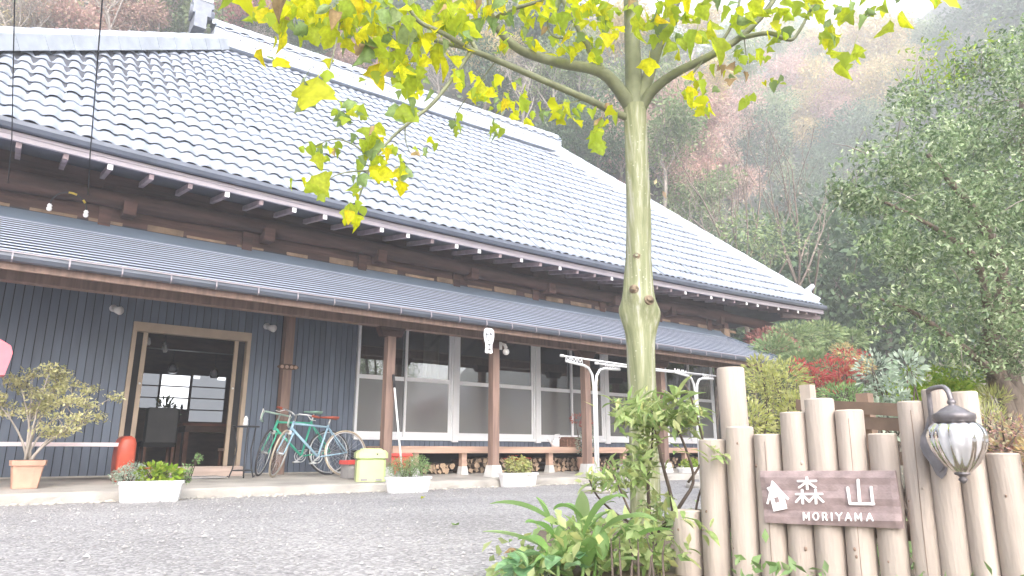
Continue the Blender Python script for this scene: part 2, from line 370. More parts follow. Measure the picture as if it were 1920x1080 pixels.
    def ball(s, c, r, n=10, sq=(1, 1, 1)):
        c = Vector(c); m = max(4, n//2); prof = [(math.sin(math.pi*(i+.02)/(m+.04)), -math.cos(math.pi*(i+.02)/(m+.04))) for i in range(m+1)]
        vs = []; fs = []
        for q, z in prof:
            for k in range(n):
                a = 2*math.pi*k/n; vs.append(c+Vector((q*math.cos(a)*r*sq[0], q*math.sin(a)*r*sq[1], z*r*sq[2])))
        for i in range(m):
            for k in range(n): fs.append((i*n+k, i*n+(k+1) % n, (i+1)*n+(k+1) % n, (i+1)*n+k))
        return s.add(vs, fs, True)
    def torus(s, c, ax, R_, r, n=28, m=6):
        c = Vector(c); ax = Vector(ax).normalized(); x = ax.orthogonal().normalized(); y = ax.cross(x); vs = []; fs = []
        for i in range(n):
            a = 2*math.pi*i/n; d = x*math.cos(a)+y*math.sin(a)
            for j in range(m):
                b = 2*math.pi*j/m; vs.append(c+d*(R_+r*math.cos(b))+ax*(r*math.sin(b)))
        for i in range(n):
            for j in range(m): fs.append((i*m+j, ((i+1) % n)*m+j, ((i+1) % n)*m+(j+1) % m, i*m+(j+1) % m))
        return s.add(vs, fs, True)
    def prism(s, poly, o, x, y, dz):
        """polygon in the x,y frame at o, extruded by vector dz"""
        o = Vector(o); x = Vector(x); y = Vector(y); dz = Vector(dz); n = len(poly)
        vs = [o+x*p[0]+y*p[1] for p in poly]+[o+x*p[0]+y*p[1]+dz for p in poly]
        fs = [list(range(n))[::-1], [n+i for i in range(n)]]+[(i, (i+1) % n, n+(i+1) % n, n+i) for i in range(n)]
        return s.add(vs, fs)
    def mesh(s, name, *mats, shift=None):
        me = bpy.data.meshes.new(name)
        vs = [tuple(p-shift) if shift is not None else tuple(p) for p in s.v]
        me.from_pydata(vs, [], s.f)
        for m in mats: me.materials.append(m)
        if len(mats) > 1: me.polygons.foreach_set('material_index', s.m)
        me.polygons.foreach_set('use_smooth', s.sm); me.update()
        return me
    def build(s, name, mats, parent=None, **tags):
        if not isinstance(mats, (list, tuple)): mats = [mats]
        o = bpy.data.objects.new(name, s.mesh(name, *mats, shift=org(parent))); COL.objects.link(o)
        if parent: o.parent = parent; ORG[o.name] = org(parent)
        if tags: tag(o, **tags)
        return o
def frame(o, x, y=None, z=(0, 0, 1)):
    """matrix with origin o, x along x, z as near z as possible"""
    x = Vector(x).normalized(); z = Vector(z); y = z.cross(x).normalized(); z = x.cross(y)
    return Matrix(((x.x, y.x, z.x, o[0]), (x.y, y.y, z.y, o[1]), (x.z, y.z, z.z, o[2]), (0, 0, 0, 1)))

def np_leaves(name, m, P, L, Wd, up=None, droop=.0, curl=.25, seed=0, extra=None):
    """many folded leaves as one mesh: P centres, L lengths; up = preferred normal"""
    g = np.random.default_rng(seed); n = len(P); L = np.broadcast_to(L, (n,))*g.uniform(.7, 1.3, n)
    d = g.normal(size=(n, 3)); d[:, 2] -= droop; d /= np.linalg.norm(d, axis=1)[:, None]
    nn = g.normal(size=(n, 3))*.8+(np.array(up) if up is not None else 0)
    sd_ = np.cross(d, nn); sd_ /= np.linalg.norm(sd_, axis=1)[:, None]+1e-9
    nr = np.cross(sd_, d)
    hw = (L*Wd/2)[:, None]; L_ = L[:, None]
    a = P; b = P+d*L_*.45+sd_*hw+nr*hw*curl; c = P+d*L_-nr*L_*.12*curl; e = P+d*L_*.45-sd_*hw+nr*hw*curl
    V = np.stack([a, b, c, e], 1).reshape(-1, 3)
    idx = np.arange(n)*4
    F = np.stack([idx, idx+1, idx+2, idx, idx+2, idx+3], 1).reshape(-1)
    me = bpy.data.meshes.new(name); me.vertices.add(4*n); me.vertices.foreach_set('co', V.astype(np.float32).ravel())
    me.loops.add(6*n); me.loops.foreach_set('vertex_index', F.astype(np.int32))
    me.polygons.add(2*n); me.polygons.foreach_set('loop_start', np.arange(2*n, dtype=np.int32)*3)
    me.materials.append(m); me.update(calc_edges=True); me.validate()
    return me
def blob_points(blobs, n, seed=0, shell=.55):
    """points through a union of ellipsoids (centre, radii), denser towards their skins"""
    g = np.random.default_rng(seed); vol = np.array([b[1][0]*b[1][1]*b[1][2] for b in blobs])**.72
    k = g.choice(len(blobs), n, p=vol/vol.sum()); d = g.normal(size=(n, 3)); d /= np.linalg.norm(d, axis=1)[:, None]
    r = np.where(g.random(n) < shell, g.uniform(.75, 1.08, n), g.random(n)**.45)
    c = np.array([b[0] for b in blobs])[k]; rr = np.array([b[1] for b in blobs])[k]
    return c+d*rr*r[:, None]
# ---------------------------------------------------------------- ground, hill, air
def smooth(t): t = max(0., min(1., t)); return t*t*(3-2*t)
def hill_z(x, y):
    r = math.hypot(x, y); az = math.degrees(math.atan2(x, y))          # bearing from the facade's normal
    if az < -95 or az > 150: return -1.0
    side = smooth((az+95)/45)*smooth((150-az)/35)
    v = smooth((az-50)/13)                                             # an open valley runs back on the right
    cap = 85+44*v+34*smooth((az-72)/6)*v; r0 = 24.5-2.5*smooth((az-45)/5)+40*v; sl_ = 1.9-.5*smooth((az-40)/10)+.2*v+.25*smooth((az-72)/6)*v
    t = (r-r0)/10
    n = 1.2*math.sin(x*.31+y*.17)+.9*math.sin(y*.43-x*.21)
    return side*(cap*(1-math.exp(-sl_*max(0, r-r0)/cap))+n*min(1, max(0, t*4)))-(.6 if t <= .02 else 0)
g = MB(); g.add([(-280, -280, 0), (280, -280, 0), (280, 280, 0), (-280, 280, 0)], [(0, 1, 2, 3)])
g.build('ground', M['gravel'], kind='structure')
h = MB(); na, nr = 84, 40; vs = []; fs = []
for i in range(na+1):
    a = R(-94+243*i/na)
    for j in range(nr+1):
        r = 21+160*(j/nr)**1.35; x, y = r*math.sin(a), r*math.cos(a); vs.append((x, y, hill_z(x, y)))
for i in range(na):
    for j in range(nr):
        k = i*(nr+1)+j; fs.append((k, k+1, k+nr+2, k+nr+1))
h.add(vs, fs, True); h.build('hillside', M['forestfloor'], kind='structure')
# dry grassy bank right of the garden
def bank_z(x, y):
    r = math.hypot(x, y); az = math.degrees(math.atan2(x, y))
    return 2.6*smooth((r-8.5)/13)*smooth((az-62)/8)*smooth((150-az)/20)-.02
b = MB(); vs = []; fs = []; na, nr = 40, 24
for i in range(na+1):
    a = R(60+90*i/na)
    for j in range(nr+1):
        r = 8+18*j/nr; x, y = r*math.sin(a), r*math.cos(a); vs.append((x, y, bank_z(x, y)+.05*math.sin(x*3+y*2)*smooth((r-9)/3)))
for i in range(na):
    for j in range(nr):
        k = i*(nr+1)+j; fs.append((k, k+1, k+nr+2, k+nr+1))
b.add(vs, fs, True); b.build('grassy_bank', M['drybank'], kind='structure')
# planted bed round the young tree and along the fence
bed = MB(); pts = [(1.55, 1.75), (2.0, 2.35), (2.75, 3.35), (3.6, 3.5), (4.6, 3.3), (6.0, 3.0), (7.6, 2.6), (7.4, -1.2), (1.6, -1.2), (1.45, .8)]
c0 = Vector((3.4, 1.4, .025)); vs = [c0]+[Vector((x, y, .006)) for x, y in pts]+[Vector((c0.x+(x-c0.x)*.9, c0.y+(y-c0.y)*.9, .018)) for x, y in pts]
n = len(pts); fs = []
for i in range(n):
    j = (i+1) % n; fs += [(1+j, 1+i, 1+n+i, 1+n+j), (1+n+j, 1+n+i, 0)]
bed.add(vs, fs, True); bed.build('garden_bed', M['earth'], kind='structure')
# pale morning haze over the whole valley
hz = bpy.data.materials.new('haze_air'); hz.use_nodes = True; n_ = hz.node_tree.nodes; n_.clear()
o_ = n_.new('ShaderNodeOutputMaterial'); pv = n_.new('ShaderNodeVolumePrincipled')
pv.inputs['Color'].default_value = (.93, .95, 1.0, 1); pv.inputs['Density'].default_value = HAZE = 0.0047; pv.inputs['Anisotropy'].default_value = .1
hz.node_tree.links.new(pv.outputs[0], o_.inputs['Volume'])
hb = MB(); hb.b2((-290, -290, -1.2), (290, 290, 130)); hb.build('haze', hz, kind='stuff')

# ---------------------------------------------------------------- concrete terrace
def slab_z(y): return .100+(y-7.9)*.036
def terrace():
    s = MB(); xs = np.linspace(-9, 18.5, 140); vs = []; fs = []
    for i, x in enumerate(xs):
        e = .012*math.sin(x*2.1)+.008*rnd.uniform(-1, 1)
        yb = 7.90+.02*math.sin(x*1.3)
        vs += [(x, yb-.03+.02*rnd.uniform(-1, 1), -.03), (x, yb-.012+e*.3, slab_z(7.9)*.45+e), (x, yb, slab_z(7.9)-.02), (x, yb+.022, slab_z(7.9)), (x, 9.87, slab_z(9.87)), (x, 9.87, -.03)]
    for i in range(len(xs)-1):
        for k in range(5): a = i*6+k; fs.append((a+6, a, a+1, a+7)[::-1])
    s.add(vs, fs); s.build('concrete_terrace', M['concrete'], kind='structure')
    # broken crumbs along the foot of the kerb
    c = MB()
    for i in range(260):
        x = rnd.uniform(-1, 9); y = 7.86-abs(rnd.gauss(0, .10)); r = rnd.uniform(.008, .03)
        c.ball((x, y, r*.3), r, 6, (1.3, 1, .5))
    c.build('kerb_rubble', M['concrete'], kind='stuff')
terrace()

# ---------------------------------------------------------------- the farmhouse
house = thing('farmhouse', (5, 9.9, 0), 'long old farmhouse with grey-blue tiled hip roof, slate blue boards and white windows', 'house')
YW = 9.90; YE = 9.0; YR = 14.1; XL = -2.34; XR = 17.5; XR1 = 2.76; XR2 = 12.4  # wall, windows and rooms behind: coordinates scaled about the camera onto a nearer plane
def ze(x): return 3.955+.0021*(x-6.2)**2
def zr(x): return 8.97+.027*(x-2.76)
def roof_pt(x, t, off=0.):
    """point of the front roof plane, t = 0 at the eave .. 1 at the ridge"""
    zz = (1-t)*(ze(x)+.10)+t*zr(x); sl = math.hypot(1, (zr(x)-ze(x)-.1)/5.1)
    k = (zr(x)-ze(x)-.1)/5.1/sl
    return Vector((x, YE+5.1*t-off*k, zz+off/sl))
def hipL(t): return XL+(XR1-XL)*t
def hipR(t): return XR+(XR2-XR)*t
# deck under the tiles and the other three slopes
d = MB(); N = 24; vs = []; fs = []
for t in (0, 1):
    for i in range(N+1):
        u = i/N; x = hipL(t)+(hipR(t)-hipL(t))*u; vs.append(roof_pt(x, t, -.03))
for i in range(N): fs.append((i, i+1, N+2+i, N+1+i))
d.add(vs, fs)
cl, cr_ = roof_pt(XL, 0, -.03), roof_pt(XR, 0, -.03); rl, rr_ = roof_pt(XR1, 1, -.03), roof_pt(XR2, 1, -.03)
bl, br = Vector((XL, 19.2, ze(XL))), Vector((XR, 19.2, ze(XR)))
d.add([cl, rl, bl], [(0, 1, 2)]); d.add([cr_, br, rr_], [(0, 1, 2)]); d.add([bl, br, rr_, rl], [(3, 2, 1, 0)])
d.build('roof_deck', M['deck'], house)
# pantiles: rows x columns of waved tiles; the nearest 300 are single pieces
TW, TR = .192, 19
def tile_mesh(w_, ln):
    vs = []; fs = []; K = 7
    for r_, (yy, zz) in enumerate(((0, .026), (0, .040), (ln*1.10, .005))):
        for k in range(K+1):
            u = k/K; hgt = .0175*math.sin(2*math.pi*(u-.12))+.003*math.sin(4*math.pi*u)
            vs.append((u*w_*1.02, yy, zz+hgt if r_ else zz+hgt))
    for r_ in range(2):
        for k in range(K): a = r_*(K+1)+k; fs.append((a, a+1, a+K+2, a+K+1))
    return vs, fs
SL = roof_pt(6, 1)-roof_pt(6, 0); TL = SL.length/TR
tv, tf = tile_mesh(TW, TL)
tm = MB(); tm.add(tv, tf, False); tile_me = tm.mesh('roof_tile', M['tile'])
for p in tile_me.polygons: p.use_smooth = True
spots = []
for j in range(TR):
    t = j/TR
    for i in range(0, 110):
        x = XL-.1+i*TW; 
        xc = x+TW/2
        if xc < hipL(t)+.02 or xc > hipR(t)-.02: continue
        o = roof_pt(x, t, .0); ax = roof_pt(x+TW, t)-o; up = (roof_pt(x, t+1/TR)-o)
        nrm = ax.cross(up); px, py, pz = proj(o)
        vis = -80 < px < 1700 and py > -40
        jit = rnd.uniform(-.006, .006)
        o = o+nrm.normalized()*jit
        spots.append((0 if vis else 1, pz, frame(o, ax, z=nrm)))
spots.sort(key=lambda s: (s[0], s[1]))
for s in spots[:300]: link_mesh('roof_tile', tile_me, house, s[2])
rest = MB()
for s in spots[300:]:
    rest.mx = s[2]; rest.add(tv, tf, True)
rest.mx = None
rest.build('roof_tiles', M['tile'], house, kind='stuff')
# hips: left one of round cap tiles, right one a boxy band with caps
def ridge_run(a, b, n, r, name, box=None):
    a = Vector(a); b = Vector(b)
    for i in range(n):
        p = a+(b-a)*(i/n); q = a+(b-a)*((i+1.05)/n); m_ = MB(); t = (q-p).normalized(); up = Vector((0, 0, 1)); sx = t.cross(up).normalized(); un = sx.cross(t)
        prof = box or [(-r, -.06), (-r, r*.3), (-r*.7, r*.75), (0, r*.95), (r*.7, r*.75), (r, r*.3), (r, -.06)]
        k = 1.0
        vs = []
        for c, kk in ((p, 1.05), (q, .98)):
            for u, v in prof: vs.append(c+sx*u*kk+un*v*kk)
        L = len(prof); fs = [(j, j+1, L+j+1, L+j) for j in range(L-1)]+[list(range(L))[::-1], [L+j for j in range(L)]]
        m_.add(vs, fs, False); m_.build(name, M['ridge'], house)
ridge_run(roof_pt(XL, 0, .0)+Vector((-.05, -.05, .02)), roof_pt(XR1, 1, .0)+Vector((.25, 0, .10)), 17, .15, 'hip_tile', [(-.16, -.10), (-.16, .12), (-.11, .19), (0, .22), (.11, .19), (.16, .12), (.16, -.10)])
ridge_run(roof_pt(XR, 0, .0)+Vector((-.12, .12, .0)), roof_pt(XR2, 1, .0)+Vector((-.1, 0, .06)), 16, .15, 'hip_tile', [(-.12, -.10), (-.12, .16), (-.09, .21), (.09, .21), (.12, .16), (.12, -.10)])
# main ridge: plastered band with little round vents, wavy courses and cap tiles on top
rb = MB()
p0, p1 = Vector((XR1-.05, YR, zr(XR1))), Vector((XR2+.15, YR, zr(XR2)))
rb.bar(p0+Vector((0, 0, .13)), p1+Vector((0, 0, .13)), .46, .36); rb.build('ridge_band', M['ridge'], house)
dv = MB(); 
for i in range(30):
    q = p0+(p1-p0)*((i+.6)/30); 
    dv.tube([q+Vector((0, -.228, .13+.07*(i % 2)-.02)), q+Vector((0, -.236, .13+.07*(i % 2)-.02))], .022, 8)
dv.build('ridge_nails', M['ornament'], house)
for row, (zz, hw) in enumerate(((.34, .25), (.41, .21))):
    cw = MB(); K = 150; vs = []; fs = []
    for i in range(K+1):
        q = p0+(p1-p0)*(i/K); wv = .018*math.sin(i*2*math.pi/5+row*2)
        vs += [q+Vector((0, -hw, zz-.03+wv)), q+Vector((0, -hw, zz+wv)), q+Vector((0, 0, zz+.09+wv*.4)), q+Vector((0, hw, zz+wv))]
    for i in range(K):
        for k in range(3): a = i*4+k; fs.append((a, a+4, a+5, a+1))
    cw.add(vs, fs, True); cw.build('ridge_course', M['tile'], house)
ridge_run(p0+Vector((-.05, 0, .50)), p1+Vector((0, 0, .50)), 26, .11, 'ridge_cap_tile')
on = MB(); ox = p0.x-.28
on.box((ox, YR, p0.z+.62), (.36, .42, .26)); on.box((ox+.02, YR, p0.z+.80), (.42, .30, .14)); on.box((ox-.02, YR, p0.z+.34), (.24, .5, .36))
on.tube([(ox-.2, YR, p0.z+.62), (ox+.26, YR, p0.z+.62)], .14, 10); on.build('ridge_end_ornament', M['ornament'], house)
oc = MB(); oc.box((ox+.02, YR, p0.z+.94), (.36, .34, .16)); oc.build('ornament_cap', M['ridge'], house)
e1 = roof_pt(XR, 0); co = MB(); co.box(e1+Vector((-.28, .22, .34)), (.16, .16, .22), Matrix.Rotation(R(45), 3, 'Z')); co.tube([e1+Vector((-.28, .22, .40)), e1+Vector((-.16, .10, .55))], [.085, .06], 8); co.build('hip_end_ornament', M['ridge'], house)
# eave: gutter, fascia, rafters, soffit
def sweep_x(name, mats, prof, x0, x1, n, zf, yo=0., smooth_=False):
    s = MB(); vs = []; fs = []; L = len(prof)
    for i in range(n+1):
        x = x0+(x1-x0)*i/n
        for y, z in prof: vs.append((x, y+yo, zf(x)+z))
    for i in range(n):
        for k in range(L): a = i*L+k; b_ = i*L+(k+1) % L; fs.append((a, a+L, b_+L, b_))
    fs += [list(range(L)), [n*L+k for k in range(L)][::-1]]
    s.add(vs, fs, smooth_); return s.build(name, mats, house)
sweep_x('main_gutter', M['gutter'], [(8.90, .075), (8.89, .02), (8.915, -.025), (8.96, -.035), (9.0, -.02), (9.0, .075), (8.985, .075), (8.97, .0), (8.93, .0), (8.915, .075)], XL-.05, XR+.05, 40, ze)
sweep_x('eave_fascia', M['fascia'], [(8.985, -.04), (8.985, -.145), (9.03, -.145), (9.03, -.04)], XL, XR, 40, ze)
sweep_x('gutter_lip', M['fascia'], [(8.975, -.062), (8.975, -.085), (8.983, -.085), (8.983, -.062)], XL, XR, 40, ze)
k = 0; x = -1.95
while x < 17.3:
    z0 = ze(x)-.175; m_ = MB(); m_.bar((x, 9.02, z0), (x, 9.84, z0+.15), .055, .07)
    rf = m_.build('rafter', M['rafter'], house)
    if rnd.random() < .5:
        c = MB(); c.box((x, 9.010, z0-.002), (.058, .014, .074)); c.build('rafter_end_cap', M['cap'], rf)
    x += .455; k += 1
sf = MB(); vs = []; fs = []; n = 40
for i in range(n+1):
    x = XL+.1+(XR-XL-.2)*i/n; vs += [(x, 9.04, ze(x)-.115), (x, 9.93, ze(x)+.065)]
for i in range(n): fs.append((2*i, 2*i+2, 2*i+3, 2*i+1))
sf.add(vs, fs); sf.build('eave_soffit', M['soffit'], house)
# right gable-side eave, seen edge-on
se = MB(); zc = ze(XR)
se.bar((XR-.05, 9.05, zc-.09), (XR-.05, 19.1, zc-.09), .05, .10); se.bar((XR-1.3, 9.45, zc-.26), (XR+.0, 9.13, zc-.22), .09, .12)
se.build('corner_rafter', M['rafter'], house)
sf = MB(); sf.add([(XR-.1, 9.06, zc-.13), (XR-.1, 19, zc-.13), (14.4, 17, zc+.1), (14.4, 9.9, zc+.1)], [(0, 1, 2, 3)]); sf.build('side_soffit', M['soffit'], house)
# upper wall: old timbers over the porch roof
for i in range(5):
    z0 = 3.34+i*.20; m_ = MB(); m_.b2((-4, 9.92+.01*(i % 2), z0), (14.38, 10.02, z0+.195)); m_.build('upper_wall_board', M['oldwood'], house)
bm_ = MB(); pts = [(x, 9.83+.03*math.sin(x*.8), 3.70+.03*math.sin(x*.55)) for x in np.linspace(-4, 16.4, 44)]
bm_.tube(pts, [.125+.012*math.sin(i*1.7) for i in range(44)], 10); bm_.build('eave_beam', M['oldwood'], house)
for i, x in enumerate([-.95, .88, 2.70, 4.53, 6.36, 8.19, 10.02, 11.85, 13.68]):
    m_ = MB(); m_.b2((x-.07, 9.87, 3.28), (x+.07, 9.93, 3.90)); m_.build('upper_wall_post', M['oldwood'], house)
    m_ = MB(); m_.bar((x+.25, 10.1, 3.60), (x+.25, 9.66, 3.585), .15, .19); m_.build('projecting_beam', M['oldwood'], house)
for i in range(26):
    x = -2+i*.66+rnd.uniform(-.1, .1); ln = rnd.uniform(.25, .6)
    m_ = MB(); m_.b2((x, 9.900, 3.385), (x+ln, 9.922, 3.385+rnd.uniform(.03, .10))); m_.build('clay_patch', M['clay'], house)
m_ = MB(); m_.b2((14.15, 9.80, 3.21), (14.38, 9.94, 3.44)); m_.build('clay_patch', M['clay'], house)
m_ = MB(); m_.b2((14.26, 9.85, 2.76), (14.41, 10.0, 3.90)); m_.build('corner_post', M['oldwood'], house)

# porch roof of thin slate courses
def porch(x, v): return Vector((x, 7.74+2.01*v, 2.30+.89*v))
NC = 14
for j in range(NC):
    v0, v1 = j/NC, (j+1.25)/NC; m_ = MB(); x0 = -7; vs = []; fs = []
    xr = 13.45+.72*v0
    for x in (x0, xr):
        vs += [porch(x, v0)+Vector((0, 0, .026)), porch(x, v0)+Vector((0, 0, .034)), porch(x, v1)+Vector((0, 0, .004)), porch(x, v1)+Vector((0, 0, -.004))]
    fs = [(0, 4, 5, 1), (1, 5, 6, 2), (2, 6, 7, 3), (3, 7, 4, 0), (0, 1, 2, 3), (7, 6, 5, 4)]
    m_.add(vs, fs); m_.build('roof_course', M['course'], house)
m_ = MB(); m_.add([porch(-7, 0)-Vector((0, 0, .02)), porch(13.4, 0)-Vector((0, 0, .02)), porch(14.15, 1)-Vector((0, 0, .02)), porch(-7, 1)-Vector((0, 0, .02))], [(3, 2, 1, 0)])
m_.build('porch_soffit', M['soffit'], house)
m_ = MB(); m_.bar(porch(13.47, 0)+Vector((0, 0, .0)), porch(14.19, 1)+Vector((0, 0, .0)), .05, .09); m_.build('porch_verge', M['flash'], house)
m_ = MB(); m_.add([(-7, 9.73, 3.20), (14.15, 9.73, 3.20), (14.28, 9.91, 3.385), (-7, 9.91, 3.385), (-7, 9.75, 3.16), (14.15, 9.75, 3.16)], [(0, 1, 2, 3), (4, 5, 1, 0)]); m_.build('flashing', M['flash'], house)
m_ = MB(); m_.b2((-7, 7.80, 2.155), (13.4, 7.84, 2.27)); m_.build('porch_fascia', M['post'], house)
n = 40; vs = []; fs = []; gt = MB()
pr_ = [(7.70, .045), (7.695, 0), (7.715, -.035), (7.755, -.045), (7.795, -.02), (7.795, .045), (7.785, .045), (7.755, -.02), (7.72, -.01), (7.71, .045)]
sweep_x('porch_gutter', M['gutter'], pr_, -7, 13.6, 20, lambda x: 2.262)
sweep_x('porch_gutter_lip', M['fascia'], [(7.688, .047), (7.688, .034), (7.709, .034), (7.709, .047)], -7, 13.6, 20, lambda x: 2.262)
x = -.46
br_me = MB(); br_me.bar((0, 0, .048), (0, -.012, -.03), .014, .006); br_me.bar((0, -.012, -.03), (0, .02, -.055), .014, .006); br_me.bar((0, 0, .05), (0, .09, .05), .014, .006)
br_me = br_me.mesh('gutter_bracket', M['fascia'])
while x < 13.4:
    link_mesh('gutter_bracket', br_me, house, Matrix.Translation((x, 7.690, 2.262))); x += .456
m_ = MB(); m_.b2((-7, 8.33, 2.16), (13.3, 8.47, 2.33)); m_.build('porch_beam', M['post'], house)
x = -6.8
while x < 13.3:
    m_ = MB(); m_.bar((x, 7.84, 2.285), (x, 9.7, 3.11), .05, .06); m_.build('porch_rafter', M['soffit'], house); x += .91
# porch posts on concrete footings
foot = lambda x, y, s, hh, zb: MB().add([(x+a*s*.68, y+b_*s*.68, zb-.02) for a, b_ in ((-1, -1), (1, -1), (1, 1), (-1, 1))]+[(x+a*s*.5, y+b_*s*.5, zb+hh) for a, b_ in ((-1, -1), (1, -1), (1, 1), (-1, 1))], [(0, 1, 5, 4), (1, 2, 6, 5), (2, 3, 7, 6), (3, 0, 4, 7), (4, 5, 6, 7)])
for x in (4.33, 6.12, 8.05, 10.0, 12.0):
    zb = slab_z(8.4); p = MB().b2((x-.06, 8.34, zb+.16), (x+.06, 8.46, 2.16)).build('porch_post', M['post'], house)
    foot(x, 8.4, .16, .165, zb).build('post_footing', M['footing'], house)
    MB().add([(x-.20, 8.33, 2.157), (x+.20, 8.33, 2.157), (x+.14, 8.33, 2.03), (x-.14, 8.33, 2.03), (x-.20, 8.47, 2.157), (x+.20, 8.47, 2.157), (x+.14, 8.47, 2.03), (x-.14, 8.47, 2.03)],
             [(0, 3, 2, 1), (4, 5, 6, 7), (3, 7, 6, 2), (0, 4, 7, 3), (1, 2, 6, 5)]).build('post_bracket', M['oldwood'], house)
MB().b2((3.328, 9.735, .15), (3.456, 9.88, 2.80)).build('wall_post', M['post'], house)
# slate blue boarded walls (single boards with open joints)
BW = .0915
def boards(x0, x1, z0, z1, bw=BW, y=YW):
    n = max(1, round((x1-x0)/bw)); bw = (x1-x0)/n
    me = MB().b2((.004, 0, 0), (bw-.005, .018, z1-z0)).mesh('siding_board', M['siding'])
    for i in range(n):
        link_mesh('siding_board', me, house, Matrix.Translation((x0+i*bw, y-.018+rnd.uniform(-.0015, .0015), z0)))
zs = slab_z(9.87)
boards(-1.5, 1.375, zs+.02, 2.80); boards(2.878, 3.32, zs+.02, 2.80); boards(3.464, 4.52, zs+.02, 2.80); boards(1.375, 2.878, 2.13, 2.80)
boards(4.52, 13.75, .50, .68)
bk = MB(); bk.b2((-7, YW+.003, .1), (1.375, YW+.09, 3.4)); bk.b2((2.878, YW+.003, .1), (4.52, YW+.09, 3.4)); bk.b2((1.375, YW+.003, 2.13), (2.878, YW+.09, 3.4)); bk.b2((4.52, YW+.003, .1), (13.84, YW+.09, .69)); bk.b2((4.52, YW+.003, 2.66), (13.84, YW+.09, 3.4)); bk.b2((13.75, YW+.093, .1), (13.84, 17.5, 3.4)); bk.b2((-7, YW+.2, .1), (-6.9, 17.5, 3.4))
bk.build('wall_backing', M['groove'], house)
MB().b2((-7, YW-.03, zs-.03), (1.42, YW, zs+.02)).build('wall_footing', M['concrete'], house)
MB().b2((2.84, YW-.03, zs-.03), (13.75, YW, zs+.02)).build('wall_footing', M['concrete'], house)
# doorway: tan frame, two sliding leaves pushed aside, stone step
zd = .29
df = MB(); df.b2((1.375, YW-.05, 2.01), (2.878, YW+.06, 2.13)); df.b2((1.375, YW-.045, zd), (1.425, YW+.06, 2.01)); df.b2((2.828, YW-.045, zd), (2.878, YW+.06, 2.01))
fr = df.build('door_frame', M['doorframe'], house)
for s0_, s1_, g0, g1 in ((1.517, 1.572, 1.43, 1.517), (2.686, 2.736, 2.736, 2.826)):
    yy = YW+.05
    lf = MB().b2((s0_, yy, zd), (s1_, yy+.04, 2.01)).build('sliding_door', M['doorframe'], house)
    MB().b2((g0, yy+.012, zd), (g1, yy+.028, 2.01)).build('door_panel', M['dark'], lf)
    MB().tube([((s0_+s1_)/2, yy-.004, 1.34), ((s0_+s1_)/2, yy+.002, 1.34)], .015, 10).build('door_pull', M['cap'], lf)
MB().bev((2.13, YW-.13, zs+.055), (1.50, .25, .125), .02).build('door_step', M['sillwood'], house)
# rooms behind
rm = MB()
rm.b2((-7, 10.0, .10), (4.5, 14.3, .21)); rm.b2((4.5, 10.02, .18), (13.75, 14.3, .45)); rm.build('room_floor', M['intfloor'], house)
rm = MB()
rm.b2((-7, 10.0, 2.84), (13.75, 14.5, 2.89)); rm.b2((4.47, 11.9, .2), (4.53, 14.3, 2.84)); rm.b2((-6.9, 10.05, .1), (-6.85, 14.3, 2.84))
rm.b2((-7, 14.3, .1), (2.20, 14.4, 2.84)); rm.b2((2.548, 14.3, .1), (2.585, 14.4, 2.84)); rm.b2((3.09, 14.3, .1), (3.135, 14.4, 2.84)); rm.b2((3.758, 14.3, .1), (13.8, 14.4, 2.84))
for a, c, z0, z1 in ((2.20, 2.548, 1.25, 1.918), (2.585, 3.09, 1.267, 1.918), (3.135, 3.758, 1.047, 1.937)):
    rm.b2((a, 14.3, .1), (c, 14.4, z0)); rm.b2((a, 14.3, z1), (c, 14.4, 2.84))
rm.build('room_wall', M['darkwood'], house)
M['daylight_glow'] = glow_mat('pane_glow_as_daylight', (.93, .95, 1.0), .30); M['dim_daylight_glow'] = glow_mat('dim_pane_glow_as_daylight', (.8, .84, .92), .07)  # daylight put into the panes as emission, no light comes through them
for a, c, z0, z1, mm, nb in ((2.20, 2.548, 1.25, 1.918, 'dim_daylight_glow', 3), (2.585, 3.09, 1.267, 1.918, 'daylight_glow', 3), (3.135, 3.758, 1.047, 1.937, 'dim_daylight_glow', 4)):
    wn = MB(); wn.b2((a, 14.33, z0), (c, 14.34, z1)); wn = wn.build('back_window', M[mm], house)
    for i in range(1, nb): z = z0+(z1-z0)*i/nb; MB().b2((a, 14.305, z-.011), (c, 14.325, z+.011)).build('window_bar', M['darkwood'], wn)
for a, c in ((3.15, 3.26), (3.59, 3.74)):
    MB().b2((a, 14.29, 1.87), (c, 14.31, 1.925)).build('back_window', M['daylight_glow'], house)  # bright strips whose daylight is emission too
MB().b2((-5.5, 11.8, 2.07), (4.4, 11.95, 2.26)).build('room_beam', M['darkwood'], house)
